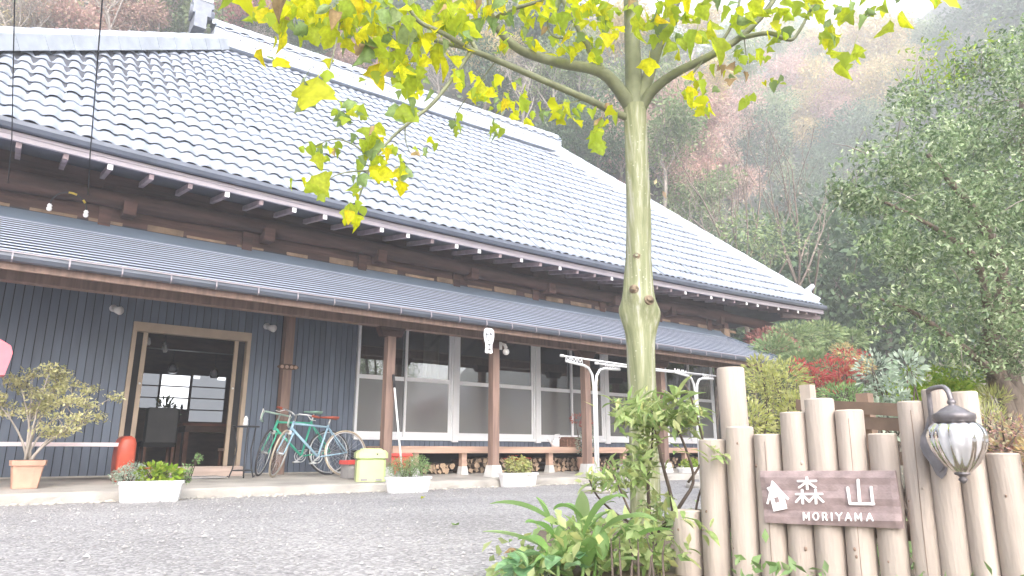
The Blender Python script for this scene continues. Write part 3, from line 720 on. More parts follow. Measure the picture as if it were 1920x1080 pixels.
# white sliding windows, five bays of one ken
WX = [4.533+1.830*i for i in range(6)]; WZ0, WZ1 = .695, 2.606
for i in range(5):
    a, c = WX[i]+.055, WX[i+1]-.055
    if i == 0: a = WX[0]
    wf = MB(); wf.b2((a, YW-.05, WZ0-.035), (c, YW+.06, WZ0+.012)); wf.b2((a, YW-.05, WZ1-.065), (c, YW+.06, WZ1)); wf.b2((a, YW-.045, WZ0+.012), (a+.032, YW+.06, WZ1-.065)); wf.b2((c-.032, YW-.045, WZ0+.012), (c, YW+.06, WZ1-.065))
    win = wf.build('window', M['white'], house)
    mid = (a+c)/2
    for sa, sc, yy in ((a+.032, mid+.028, YW+.02), (mid-.028, c-.032, YW-.025)):
        zb, zt, zm = WZ0+.014, WZ1-.067, 1.64
        s = MB(); s.b2((sa, yy, zb), (sc, yy+.03, zb+.08)); s.b2((sa, yy, zt-.038), (sc, yy+.03, zt)); s.b2((sa, yy, zb+.08), (sa+.038, yy+.03, zt-.038)); s.b2((sc-.038, yy, zb+.08), (sc, yy+.03, zt-.038)); s.b2((sa+.038, yy, zm-.033), (sc-.038, yy+.03, zm+.033))
        s.build('sash', M['white'], win)
        MB().box(((sa+sc)/2, yy+.015, (zm+zt-.005)/2), (sc-sa-.076, .004, zt-zm-.071), Matrix.Rotation(R(1.0), 3, 'X')).build('glass_pane', M['glass'], win)
        MB().b2((sa+.038, yy+.012, zb+.08), (sc-.038, yy+.018, zm-.033)).build('frosted_pane', M['frost'], win)
for i in range(1, 5):
    MB().b2((WX[i]-.055, YW-.075, WZ0-.06), (WX[i]+.055, YW+.06, WZ1+.03)).build('window_post', M['white'], house)
MB().b2((WX[0], YW-.04, WZ1+.0), (WX[5], YW+.0, WZ1+.11)).build('window_lintel', M['post'], house)
MB().b2((4.52, YW-.02, .659), (13.75, YW+.02, .648)).build('sill_strip', M['siding'], house)
# curtains and a shoji glimpsed inside
for x0, x1 in ((5.92, 6.25), (9.44, 9.74), (12.3, 12.56)):
    c = MB(); vs = []; fs = []; n = 18
    for i in range(n+1):
        x = x0+(x1-x0)*i/n; y = 10.22+.023*math.sin(i*1.9); vs += [(x, y, .5), (x, y, 2.56)]
    for i in range(n): fs.append((2*i, 2*i+2, 2*i+3, 2*i+1))
    c.add(vs, fs, True); c.build('curtain', M['curtain'], house)
sh = MB(); sh.b2((8.9, 14.2, 1.5), (9.6, 14.22, 2.15)); sh.b2((10.9, 14.2, 1.23), (11.55, 14.22, 2.05)); shj = sh.build('shoji_screen', M['dim_daylight_glow'], house)  # screens glow by themselves, dim daylight put in as emission
# long plank seat along the windows on short posts
MB().b2((4.70, 8.90, .456), (13.1, 9.83, .558)).build('veranda_seat', M['bench'], house)
MB().b2((4.70, 9.80, .15), (13.1, 9.86, .456)).build('veranda_back', M['groove'], house)
for x in (5.11, 5.96, 7.72, 9.53, 11.31, 13.0):
    zb = slab_z(8.97)
    MB().b2((x-.045, 8.94, zb+.12), (x+.045, 9.03, .456)).build('veranda_post', M['bench'], house)
    foot(x, 8.985, .10, .12, zb).build('post_footing', M['footing'], house)
# ---------------------------------------------------------------- things on and round the terrace
def zt(y): return slab_z(y)
# lights on the wall and post
def spot_light(x, z, label):
    t = thing('wall_spotlight', (x, YW-.02, z), label, 'light')
    MB().tube([(x, YW-.02, z), (x, YW-.05, z)], .045, 12).build('base_plate', M['cap'], t)
    MB().tube([(x, YW-.05, z), (x+.01, YW-.10, z-.02)], .012, 6).build('arm', M['cap'], t)
    MB().tube([(x-.01, YW-.07, z-.01), (x+.02, YW-.12, z-.03), (x+.06, YW-.19, z-.05)], [.02, .04, .055], 12).build('lamp_head', M['cap'], t)
spot_light(1.12, 2.27, 'small round spotlight on the blue boards up left of the doorway')
spot_light(3.08, 2.255, 'small pale spotlight on the blue boards between doorway and wooden post')
t = thing('bulb_lamp', (6.20, 8.33, 2.0), 'bare white globe bulb in a socket on the porch post', 'lamp')
MB().box((6.19, 8.325, 2.07), (.05, .012, .12)).build('base_plate', M['cap'], t)
MB().tube([(6.19, 8.30, 2.10), (6.22, 8.26, 2.08), (6.235, 8.25, 2.03)], [.018, .026, .03], 10).build('socket', M['cap'], t)
MB().ball((6.238, 8.25, 1.975), .052, 14).build('bulb', M['letter'], t)
# hanging ornament with black markings
t = thing('hanging_ornament', (5.49, 7.66, 2.18), 'white hanging paper ornament with black lettering marks under the porch eave', 'ornament')
b = MB(); X = Vector((1, 0, 0)); Z = Vector((0, 0, 1))
b.prism([(-.05, .0), (-.078, -.03), (-.085, -.11), (-.07, -.19), (-.055, -.215), (-.052, -.29), (-.062, -.345), (-.03, -.36), (0, -.345), (.03, -.36), (.062, -.345), (.052, -.29), (.055, -.215), (.07, -.19), (.085, -.11), (.078, -.03), (.05, 0)], (5.49, 7.655, 2.175), X, Z, (0, .02, 0))
body = b.build('paper_body', M['fascia'] if False else M['white'], t)
mk = MB()
for u0, v0, u1, v1 in ((-.05, -.04, -.05, -.15), (-.02, -.05, -.02, -.11), (.02, -.04, .02, -.15), (.05, -.04, .05, -.13), (-.06, -.09, -.03, -.09), (0, -.08, .045, -.08), (-.03, -.16, -.01, -.19), (.03, -.16, .03, -.19),
                       (-.025, -.235, -.005, -.235), (.01, -.235, .03, -.235), (-.025, -.30, -.005, -.30), (.01, -.30, .03, -.30), (0, -.22, 0, -.33)):
    mk.bar((5.49+u0, 7.653, 2.175+v0), (5.49+u1, 7.653, 2.175+v1), .004, .014)
mk.build('lettering', M['blackmetal'], body)
MB().tube([(5.49, 7.665, 2.175), (5.49, 7.70, 2.23)], .003, 5).build('cord', M['wire'], t)
# round wooden plaque on the wall post
t = thing('wooden_plaque', (3.392, 9.72, 1.67), 'narrow brown oval plaque fixed across the wooden wall post', 'plaque')
MB().prism([(.155*math.cos(a), .042*math.sin(a)) for a in np.linspace(0, 2*math.pi, 20, endpoint=False)], (3.392, 9.716, 1.67), X, Z, (0, .018, 0)).build('board', M['darkwood'], t)
k = MB(); [k.prism([(.026*math.cos(a), .026*math.sin(a)) for a in np.linspace(0, 2*math.pi, 10, endpoint=False)], (3.392+dx, 9.712, 1.67), X, Z, (0, .006, 0)) for dx in (-.09, -.02, .05, .11)]; k.build('letter_disc', M['bench'], t)
# service cable: two overhead wires, insulators and a yellow-wrapped loop on the upper wall
def wire(name, pts, r, label, m='wire'):
    o = MB().tube(pts, r, 6).build(name, M[m]); tag(o, label, 'cable'); return o
wire('overhead_cable', [(.66, 9.85, 3.64), (.55, 8.9, 3.90), (.30, 6.36, 4.39), (.05, 3.6, 4.95), (-.5, -3, 6.6)], .0065, 'thin dark cable rising steeply to the right of the other, crossing the roof')
wire('overhead_cable', [(-.17, 9.85, 3.58), (-.20, 8.9, 3.88), (-.32, 6.8, 4.39), (-.55, 4, 5.1), (-1.2, -3, 6.9)], .0055, 'thin dark cable at the far left edge crossing the roof')
t = thing('cable_loop', (.46, 9.8, 3.42), 'loop of cable with yellow wrapping and white insulators on the upper wall', 'cable')
arc = [Vector((.46-.19*math.cos(a), 9.66, 3.44+.19*math.sin(a))) for a in np.linspace(0, math.pi, 14)]
MB().tube(arc, .009, 6).build('cable', M['wire'], t)
MB().tube(arc[6:9], .013, 6).build('yellow_wrap', M['yellow'], t); MB().tube(arc[10:12], .013, 6).build('yellow_wrap', M['yellow'], t)
for x in (.268, .652):
    MB().lathe([(.012, -.05), (.026, -.04), (.03, -.01), (.02, 0), (.028, .02), (.014, .045)], 10, (x, 9.67, 3.40)).build('insulator', M['whitegloss'], t)
# pot plant
t = thing('terracotta_pot', (.42, 8.5, zt(8.5)), 'square terracotta pot holding a small olive-green tree, left of the bench end', 'plant pot')
zp = zt(8.5)
def pot_sq(o, w0, w1, hh, rim, m, par, mat_):
    b = MB(); x, y, z = o
    for za, zb_, wa, wb in ((0, hh-rim, w0, w1), (hh-rim, hh, w1*1.10, w1*1.14)):
        vs = []
        for zz, ww in ((za, wa), (zb_, wb)):
            for i in range(16):
                a = 2*math.pi*i/16; q = (abs(math.cos(a))**6+abs(math.sin(a))**6)**(-1/6)
                vs.append((x+ww/2*q*math.cos(a), y+ww/2*q*math.sin(a), z+zz))
        b.add(vs, [(i, (i+1) % 16, 16+(i+1) % 16, 16+i) for i in range(16)]+[list(range(16))[::-1], [16+i for i in range(16)]], False)
    return b.build(m, mat_, par)
pot_sq((.42, 8.5, zp), .22, .275, .27, .05, 'pot', t, M['terracotta'])
MB().box((.42, 8.5, zp+.272), (.235, .235, .006)).build('soil', M['soil'], t)
tp = thing('potted_shrub', (.42, 8.5, zp+.27), 'small olive-green shrub with pale bare stems growing in the terracotta pot', 'shrub')
st = MB(); tips = []
for i, (dx, dy, hh) in enumerate(((-.30, .0, .85), (-.12, .08, .95), (.05, -.1, 1.0), (.22, .05, .95), (.5, 0, .80), (.62, .02, .48), (-.5, -.05, .66), (.28, -.1, .35), (.75, .0, .72))):
    dx, hh = dx*.80+.04, hh*.93; p0 = Vector((.42+rnd.uniform(-.03, .03), 8.5+rnd.uniform(-.03, .03), zp+.26)); p3 = p0+Vector((dx, dy, hh)); c1 = p0+Vector((dx*.12, dy*.2, hh*.45))
    pts = [p0.lerp(c1, s).lerp(c1.lerp(p3, s), s) for s in np.linspace(0, 1, 7)]
    st.tube(pts, [.014, .012, .011, .009, .007, .006, .003], 6); tips.append(p3)
    for q in (3, 4, 5):
        e = pts[q]+Vector((rnd.uniform(-.2, .2), rnd.uniform(-.12, .12), rnd.uniform(.05, .2))); st.tube([pts[q], (pts[q]+e)/2+Vector((0, 0, .02)), e], [.006, .005, .002], 5); tips.append(e)
st.build('stem', M['pottwig'], tp)
bl = [(p, (.125, .11, .06)) for p in tips]
P = blob_points(bl, 3400, 5, .2); P = P[P[:, 2] > zp+.38]
me = np_leaves('foliage', M['lf_pot'], P-np.array(org(tp)), .040, .45, (0, 0, .5), .2, seed=3); link_mesh('foliage', me, tp, Matrix.Translation(org(tp)))
# retro bench: pale seat board on red moulded ends
t = thing('park_bench', (.6, 9.2, zt(9.2)), 'pale pink bench board on rounded red end supports by the blue wall', 'bench')
zb = zt(9.2)-.01
MB().bev((.35, 9.22, .555), (2.10, .34, .042), .015).build('seat', M['seatpink'], t)
for x in (-.72, 1.36):
    b = MB(); prof = [(-.085, zb), (-.095, .40), (-.09, .56), (-.07, .62), (-.035, .652), (.035, .655), (.075, .63), (.095, .58), (.10, .40), (.085, zb)]
    vs = []; ys = ((8.99, .72), (9.015, .95), (9.06, 1.0), (9.36, 1.0), (9.42, .9)); n = len(prof)
    for yy, k in ys: vs += [(x+p*k, yy, zb+(q-zb)*(1-(1-k)*.35)) for p, q in prof]
    b.add(vs, [(r_0*n+i, r_0*n+(i+1) % n, (r_0+1)*n+(i+1) % n, (r_0+1)*n+i) for r_0 in range(len(ys)-1) for i in range(n)]+[list(range(n))[::-1], [(len(ys)-1)*n+i for i in range(n)]], True); b.build('end_support', M['redbench'], t)
# the red post-box-like sign at the very edge
t = thing('red_post_box', (-.10, 8.25, zt(8.25)), 'faded red rounded box on a post at the left edge, beside the potted tree', 'post box')
MB().tube([(-.14, 8.25, zt(8.25)), (-.14, 8.25, 1.22)], .05, 12).build('post', M['pink'], t)
b = MB(); b.prism([(-.24, 0), (.20, 0), (.235, .22), (.21, .29), (.12, .345), (-.16, .345), (-.25, .29), (-.275, .22)], (-.10, 8.15, 1.19), X, Z, (0, .26, 0)); b.build('box', M['pink'], t)
MB().box((-.12, 8.147, 1.40), (.22, .012, .03)).build('slot', M['blackmetal'], t)

# white flower boxes on the gravel
def planter(x, y, ln, rz, label, m='whitegloss', hh=.20):
    t = thing('planter_box', (x, y, 0), label, 'planter')
    mx = Matrix.Translation((x, y, 0)) @ Matrix.Rotation(rz, 4, 'Z')
    b = MB(mx); b2 = []
    for zz, l_, w_ in ((.0, ln*.86, .155), (.012, ln*.88, .165), (hh-.03, ln*.96, .205), (hh-.03, ln, .235), (hh, ln*1.01, .24), (hh-.004, ln*.93, .17), (hh-.04, ln*.92, .165)):
        for i in range(16):
            a = 2*math.pi*i/16; q = (abs(math.cos(a))**8+abs(math.sin(a))**8)**(-1/8); b2.append((l_/2*q*math.cos(a), w_/2*q*math.sin(a), zz))
    fs = [(k*16+i, k*16+(i+1) % 16, (k+1)*16+(i+1) % 16, (k+1)*16+i) for k in range(6) for i in range(16)]+[list(range(16))[::-1]]
    b.add(b2, fs); b.build('trough', M[m], t)
    s = MB(mx); s.add([(ln*.46*c, .082*d, hh-.035) for c, d in ((-1, -1), (1, -1), (1, 1), (-1, 1))], [(0, 1, 2, 3)]); s.build('soil', M['soil'], t)
    return t, mx
def plant(name, label, cat, loc, blobs, n, L, Wd, m, seed, stems=10, flowers=0, droop=0., fm='lf_flower', fl=.03, stemm='twig', up=(0, 0, .6), group=None):
    t = thing(name, loc, label, cat, group)
    s = MB()
    for c, r in blobs:
        for _ in range(max(2, stems//len(blobs))):
            p = Vector((loc[0]+(c[0]-loc[0])*.35+rnd.uniform(-.03, .03), loc[1]+(c[1]-loc[1])*.4, loc[2])); e = Vector(c)+Vector((rnd.uniform(-1, 1)*r[0]*.7, rnd.uniform(-1, 1)*r[1]*.7, rnd.uniform(-.1, .9)*r[2]))
            s.tube([p, p.lerp(e, .5)+Vector((rnd.uniform(-.02, .02), 0, .03)), e], [.006, .0045, .002], 5)
    s.build('stem', M[stemm], t)
    P = blob_points(blobs, n, seed, .3); P = P[P[:, 2] > loc[2]+.005]
    link_mesh('foliage', np_leaves('foliage', M[m], P-np.array(loc), L, Wd, up, droop, seed=seed), t, Matrix.Translation(loc))
    if flowers:
        P = blob_points([((c[0], c[1], c[2]+r[2]*.55), (r[0], r[1], r[2]*.5)) for c, r in blobs], flowers, seed+1, .8); f = MB()
        for p in P:
            for a in range(5):
                d = Vector((math.cos(a*1.256), math.sin(a*1.256), .35)); q = d.cross(Vector((0, 0, 1))).normalized()*.45
                f.add([Vector(p), Vector(p)+(d+q)*fl*.6, Vector(p)+d*fl, Vector(p)+(d-q)*fl*.6], [(0, 1, 2, 3)])
        tag(f.build('flower', M[fm], t), kind='stuff')
    return t
planter(1.40, 7.62, .585, R(-2), 'white flower box on the gravel below the red bench end')
plant('flowering_plant', 'bright green plants with a red flower in the leftmost white box', 'plant', (1.43, 7.62, .17), [((1.40, 7.62, .27), (.13, .09, .085)), ((1.54, 7.62, .25), (.11, .09, .07))], 420, .055, .8, 'lf_bright', 11, 8, 6, fl=.04)
plant('grey_herb', 'feathery grey-green herb spilling from the left end of the leftmost white box', 'plant', (1.20, 7.62, .17), [((1.21, 7.62, .28), (.14, .1, .10)), ((1.12, 7.62, .24), (.09, .09, .08))], 900, .028, .35, 'lf_silver', 12, 10)
plant('trailing_herb', 'pale feathery stem leaning out over the right end of the leftmost white box', 'plant', (1.70, 7.62, .17), [((1.70, 7.62, .28), (.07, .06, .08)), ((1.80, 7.62, .41), (.045, .04, .05)), ((1.72, 7.60, .18), (.05, .04, .11))], 420, .028, .4, 'lf_fine', 13, 8)
planter(4.16, 7.45, .58, R(0), 'white planter full of feathery green herbs below the lime bin', hh=.185)
plant('feathery_herb', 'thick tuft of feathery green herb filling the second white planter', 'plant', (4.13, 7.45, .18), [((4.05, 7.45, .29), (.18, .11, .13)), ((4.28, 7.45, .30), (.18, .11, .14))], 2600, .030, .22, 'lf_fine', 14, 14, up=(0, 0, .1))
planter(6.10, 7.78, .62, R(0), 'white planter of red and yellow leaves in front of the second porch post', hh=.19)
plant('flowering_plant', 'yellow-green plant topped with small red flowers in the third white planter', 'plant', (6.10, 7.78, .15), [((6.00, 7.78, .29), (.15, .11, .13)), ((6.2, 7.78, .28), (.15, .11, .13))], 620, .045, .8, 'lf_bamboo', 15, 12, 34, fl=.035)
planter(10.55, 8.2, .75, R(0), 'white planter half hidden behind the young tree and its shrub', hh=.2)
plant('leafy_plant', 'low green leafy plant in the white planter behind the young tree', 'plant', (10.55, 8.2, .16), [((10.5, 8.2, .25), (.3, .1, .1))], 420, .05, .7, 'lf_bright', 16, 8)
# round pots
t = thing('round_pot', (8.36, 8.72, zt(8.72)), 'rounded terracotta pot before the firewood with a wiry plant', 'plant pot')
MB().lathe([(.11, 0), (.16, .05), (.185, .13), (.17, .22), (.185, .235), (.185, .26), (.15, .255), (.14, .23)], 20, (8.36, 8.72, zt(8.72))).build('pot', M['terracotta'], t)
plant('wiry_plant', 'grey-green wiry plant in the rounded terracotta pot', 'plant', (8.36, 8.72, zt(8.72)+.22), [((8.32, 8.72, .60), (.19, .14, .19)), ((8.40, 8.72, .84), (.14, .11, .15))], 420, .05, .4, 'lf_silver', 17, 12)
plant('red_leaved_plant', 'spray of thin red leaves rising above the rounded terracotta pot', 'plant', (8.34, 8.79, zt(8.72)+.22), [((8.27, 8.79, 1.04), (.2, .11, .065)), ((8.42, 8.79, .96), (.09, .09, .075))], 200, .055, .3, 'lf_red', 18, 8)
# watering can and basket on the seat
t = thing('watering_can', (7.98, 9.12, .559), 'white watering can standing on the veranda seat', 'watering can')
wx, wy, wz = 7.98, 9.12, .559
MB().lathe([(.06, 0), (.07, .01), (.07, .095), (.055, .118), (.03, .123)], 16, (wx, wy, wz)).build('body', M['whitegloss'], t)
MB().tube([(wx-.065, wy, wz+.03), (wx-.14, wy, wz+.105), (wx-.19, wy, wz+.165)], [.017, .011, .011], 8).build('spout', M['whitegloss'], t)
MB().tube([(wx+.055, wy, wz+.085), (wx+.12, wy, wz+.165), (wx+.095, wy, wz+.22), (wx, wy, wz+.21), (wx-.045, wy, wz+.115)], .0075, 6).build('handle', M['whitegloss'], t)
bx, by, bz = 8.40, 9.2, .559
t = thing('brown_basket', (bx, by, bz), 'brown wicker basket on the veranda seat beside the watering can', 'basket')
MB().box((bx, by, bz+.081), (.31, .2, .16), taper=1.06).build('body', M['basket'], t)
rm_ = MB()
for a, c in (((-.16, -.11), (.16, -.11)), ((.16, -.11), (.16, .11)), ((.16, .11), (-.16, .11)), ((-.16, .11), (-.16, -.11))): rm_.tube([(bx+a[0], by+a[1], bz+.163), (bx+c[0], by+c[1], bz+.163)], .013, 6)
rm_.build('rim', M['basket'], t)
# lime storage bin
t = thing('storage_bin', (4.02, 8.2, zt(8.2)), 'lime green plastic bin with a lid standing on the terrace', 'bin')
z0 = zt(8.2); mx = Matrix.Translation((4.02, 8.2, z0)) @ Matrix.Rotation(R(-20), 4, 'Z')
MB(mx).bev((0, 0, .145), (.36, .36, .29), .03).build('body', M['lime'], t)
b = MB(mx); b.bev((0, 0, .335), (.40, .40, .10), .035); b.bev((0, -.0, .39), (.30, .30, .03), .03); b.build('lid', M['lime'], t)
for dx in (-.09, .09): MB(mx).box((dx, -.182, .025), (.08, .012, .03)).build('vent_hole', M['crate'], t)
MB(mx).box((.06, -.204, .335), (.02, .008, .02)).build('catch', M['blackmetal'], t)
# red bin behind it, grey crate with red lid, white frame box
t = thing('red_bin', (4.75, 8.9, zt(8.9)), 'bright red plastic bin half hidden behind the lime bin', 'bin')
mx = Matrix.Translation((4.62, 8.62, zt(8.62))) @ Matrix.Rotation(R(-10), 4, 'Z')
b = MB(mx); b.bev((0, 0, .15), (.34, .30, .30), .03); b.build('body', M['red'], t); MB(mx).bev((0, 0, .31), (.37, .33, .04), .02).build('rim', M['red'], t)
t = thing('grey_crate', (4.10, 8.75, zt(8.75)), 'grey plastic crate with a red tray on top, beside the bicycle wheel', 'crate')
z0 = zt(8.75); b = MB(); x0, x1, y0, y1 = 3.92, 4.28, 8.62, 8.88
b.b2((x0, y0, z0), (x1, y0+.02, z0+.18)); b.b2((x0, y1-.02, z0), (x1, y1, z0+.18)); b.b2((x0, y0+.02, z0), (x0+.02, y1-.02, z0+.18)); b.b2((x1-.02, y0+.02, z0), (x1, y1-.02, z0+.18)); b.b2((x0+.02, y0+.02, z0), (x1-.02, y1-.02, z0+.02))
b.b2((x0+.06, y0-.01, z0+.04), (x1-.06, y0, z0+.06)); b.b2((x0+.06, y0-.01, z0+.12), (x1-.06, y0, z0+.14)); b.build('box', M['crate'], t)
t = thing('red_tray', (4.10, 8.75, z0+.182), 'shallow red plastic tray lying on the grey crate', 'tray')
xa, xb, ya, yb = x0-.02, x1+.02, y0-.02, y1+.02; b = MB(); b.b2((xa, ya, z0+.182), (xb, yb, z0+.20)); b.b2((xa, ya, z0+.20), (xb, ya+.02, z0+.235)); b.b2((xa, yb-.02, z0+.20), (xb, yb, z0+.235)); b.b2((xa, ya+.02, z0+.20), (xa+.02, yb-.02, z0+.235)); b.b2((xb-.02, ya+.02, z0+.20), (xb, yb-.02, z0+.235)); b.build('tray', M['red'], t)
t = thing('white_box', (4.92, 9.0, zt(9.0)), 'white framed box with a dark opening under the veranda seat', 'box')
b = MB(); x0, x1, z0, z1, y0 = 4.80, 5.05, zt(9.0)+.0, zt(9.0)+.235, 8.93
b.b2((x0, y0, z0), (x1, y0+.03, z0+.03)); b.b2((x0, y0, z1-.09), (x1, y0+.03, z1)); b.b2((x0, y0, z0+.03), (x0+.02, y0+.03, z1-.09)); b.b2((x1-.02, y0, z0+.03), (x1, y0+.03, z1-.09)); b.b2((x0, y0+.03, z0), (x1, y0+.2, z1)); b.build('frame', M['whitegloss'], t)
MB().b2((x0+.02, y0+.02, z0+.03), (x1-.02, y0+.028, z1-.09)).build('opening', M['redbench'], t)
# broom leaning on the porch post
t = thing('broom', (4.30, 8.22, zt(8.2)), 'white broom handle with a black grip leaning against the porch post', 'broom')
pa, pb = Vector((4.40, 8.05, zt(8.1)+.12)), Vector((4.36, 8.325, 1.50))
MB().tube([pa, pa.lerp(pb, .86)], .013, 8).build('handle', M['whitegloss'], t); MB().tube([pa.lerp(pb, .86), pb], .018, 8).build('grip', M['blackmetal'], t)
MB().box((4.40, 8.04, zt(8.1)+.065), (.26, .06, .13), taper=.6).build('brush', M['crate'], t)
# black bistro table
t = thing('bistro_table', (2.71, 9.15, zt(9.15)), 'small round black metal table right of the doorway', 'table')
z0 = zt(9.15); MB().tube([(2.71, 9.15, z0+.64), (2.71, 9.15, z0+.655)], .165, 24).build('table_top', M['blackmetal'], t)
for i in range(3):
    a = R(20+120*i); d = Vector((math.cos(a), math.sin(a), 0)); o = Vector((2.71, 9.15, z0))
    MB().tube([o+d*.145+Vector((0, 0, .64)), o+d*.13+Vector((0, 0, .52)), o+d*.10+Vector((0, 0, .35)), o+d*.13+Vector((0, 0, .12)), o+d*.17+Vector((0, 0, .012)), o+d*.19+Vector((0, 0, .03))], .009, 6).build('leg', M['blackmetal'], t)
MB().torus((2.71, 9.15, z0+.10), (0, 0, 1), .125, .007, 20, 5).build('brace', M['blackmetal'], t)
t = thing('white_figurine', (2.69, 9.13, z0+.655), 'little white figurine standing on the black table', 'ornament')
MB().lathe([(.03, 0), (.034, .02), (.026, .06), (.03, .08), (.018, .11), (.006, .125)], 10, (2.69, 9.13, z0+.656)).build('figure', M['whitegloss'], t)
t = thing('door_mat', (2.18, 9.3, zt(9.3)), 'flat dark mat lying below the doorway step', 'mat')
MB().bev((2.18, 9.38, zt(9.38)+.012), (.70, .40, .02), .004).build('mat', M['crate'], t)

# ------ bicycles
def bicycle(name, label, P0, ang, lean, steer, fm, tyre, saddle_m, drop, seat_h, bar_m, prox):
    """P0 rear wheel contact; local x runs forward, z up"""
    mx = Matrix.Translation(P0) @ Matrix.Rotation(ang, 4, 'Z') @ Matrix.Rotation(lean, 4, 'X') @ Matrix.Scale(.94, 4)
    t = thing(name, P0, label, 'bicycle', None)
    r = .335; RA = Vector((0, 0, r)); BB = Vector((.43, 0, .28)); ST = Vector((.28, 0, .74 if not drop else .80)); HT = Vector((.80, 0, .80 if drop else .78)); HB = Vector((.845, 0, .66))
    FA = Vector((1.04, 0, r)); ax = (HT-HB).normalized()
    b = MB(mx)
    b.tube([BB, ST], .017, 8); b.tube([HT, HB-ax*.02], .021, 8); b.tube([HB+ax*.03, BB], .019, 8); b.tube([HT-ax*.03, ST-Vector((0, 0, .03))], .016, 8)
    for s in (-1, 1):
        b.tube([BB+Vector((-.03, s*.03, 0)), RA+Vector((0, s*.06, 0))], .010, 6); b.tube([ST+Vector((0, s*.015, -.04)), RA+Vector((0, s*.06, 0))], .009, 6)
    b.build('frame', fm, t)
    # steering assembly turns about the head tube
    sm_ = mx @ Matrix.Translation(HB) @ Matrix.Rotation(steer, 4, ax) @ Matrix.Translation(-HB)
    f = MB(sm_)
    for s in (-1, 1): f.tube([HB+Vector((.0, s*.045, -.04)), HB+Vector((.05, s*.05, -.14)), FA+Vector((0, s*.05, 0))], [.013, .012, .008], 7)
    f.box(HB+Vector((.0, 0, -.045)), (.05, .13, .03)); f.build('fork', fm, t)
    def wheel(c, mm):
        w_ = MB(mm).torus(c, (0, 1, 0), r-.012, .014, 40, 7).build('wheel', tyre, t)
        rim = MB(mm).torus(c, (0, 1, 0), r-.034, .009, 40, 6).build('rim', M['chrome'], w_)
        s = MB(mm)
        for k in range(24):
            a = 2*math.pi*k/24; d = Vector((math.cos(a), 0, math.sin(a))); s.tube([c+d*.02+Vector((0, .025*(-1)**k, 0)), c+d*(r-.04)], .0016, 3, False)
        s.tube([c+Vector((0, -.05, 0)), c+Vector((0, .05, 0))], .018, 8); s.build('spokes', M['chrome'], w_)
    wheel(RA, mx); wheel(FA, sm_)
    # saddle on its post
    sp = ST+(ST-BB).normalized()*(seat_h)
    MB(mx).tube([ST, sp], .012, 7).build('seat_post', M['chrome'], t)
    s = MB(mx); s.add([sp+Vector(p) for p in ((-.12, -.07, .035), (-.12, .07, .035), (-.02, .055, .04), (.16, .018, .035), (.16, -.018, .035), (-.02, -.055, .04), (-.11, -.05, .0), (-.11, .05, .0), (0, .03, .012), (.15, .012, .015), (.15, -.012, .015), (0, -.03, .012))],
          [(0, 5, 2, 1), (5, 4, 3, 2), (6, 7, 8, 11), (11, 8, 9, 10), (0, 1, 7, 6), (1, 2, 8, 7), (2, 3, 9, 8), (3, 4, 10, 9), (4, 5, 11, 10), (5, 0, 6, 11)], True); s.build('saddle', saddle_m, t)
    stem = HT+ax*.08; MB(sm_).tube([HT-ax*.02, stem, stem+Vector((.07, 0, .015))], .013, 7).build('stem', M['chrome'], t)
    c = stem+Vector((.07, 0, .015))
    hb_ = MB(sm_)
    if drop:
        for s in (-1, 1):
            hb_.tube([c, c+Vector((0, s*.17, 0)), c+Vector((.05, s*.20, 0)), c+Vector((.11, s*.20, -.03)), c+Vector((.12, s*.20, -.09)), c+Vector((.07, s*.20, -.14)), c+Vector((-.02, s*.20, -.15))], .0135, 7)
        hbo = hb_.build('handlebar', bar_m, t)
        for s in (-1, 1):
            q = MB(sm_); q.tube([c+Vector((.10, s*.20, -.01)), c+Vector((.15, s*.20, .03))], [.016, .012], 7); q.tube([c+Vector((.14, s*.20, .02)), c+Vector((.17, s*.20, -.05)), c+Vector((.15, s*.20, -.13))], .006, 5); q.build('brake_lever', M['cap'], hbo)
    else:
        for s in (-1, 1): hb_.tube([c, c+Vector((.02, s*.06, .035)), c+Vector((-.03, s*.18, .05)), c+Vector((-.08, s*.26, .045))], .011, 7)
        hbo = hb_.build('handlebar', M['chrome'], t)
        for s in (-1, 1):
            MB(sm_).tube([c+Vector((-.055, s*.22, .047)), c+Vector((-.115, s*.32, .045))], .017, 8).build('grip', M['saddle_r'], hbo)
            MB(sm_).tube([c+Vector((-.02, s*.17, .04)), c+Vector((.02, s*.24, .0)), c+Vector((-.03, s*.30, .0))], .006, 5).build('brake_lever', M['cap'], hbo)
    q = MB(mx); q.torus(BB+Vector((0, -.045, 0)), (0, 1, 0), .085, .007, 24, 5); q.torus(BB+Vector((0, -.045, 0)), (0, 1, 0), .05, .006, 18, 5)
    for s, sg in ((-1, -1), (1, 1)): q.bar(BB+Vector((0, s*.055, 0)), BB+Vector((.15*sg*.8, s*.065, -.10*sg)), .016, .02)
    co = q.build('crankset', M['chrome'], t)
    for s, sg in ((-1, -1), (1, 1)): MB(mx).box(BB+Vector((.15*sg*.8, s*.105, -.10*sg)), (.08, .07, .018)).build('pedal', M['chrome'], co)
    MB(mx).tube([RA+Vector((.0, -.05, .04)), BB+Vector((0, -.045, .08))], .003, 4).build('chain', M['crate'], t)
    for c_, mm in ((Vector((.945, 0, .60)), sm_),):
        MB(mm).box(HB+Vector((.06, 0, -.03)), (.03, .07, .05)).build('brake', M['cap'], t)
    MB(mx).tube([RA+Vector((.05, .08, -.02)), RA+Vector((.02, .15, -r+.02 if lean <= 0 else -r+.0))], .007, 5).build('kickstand', M['chrome'], t)
    return t
za = slab_z(9.5)
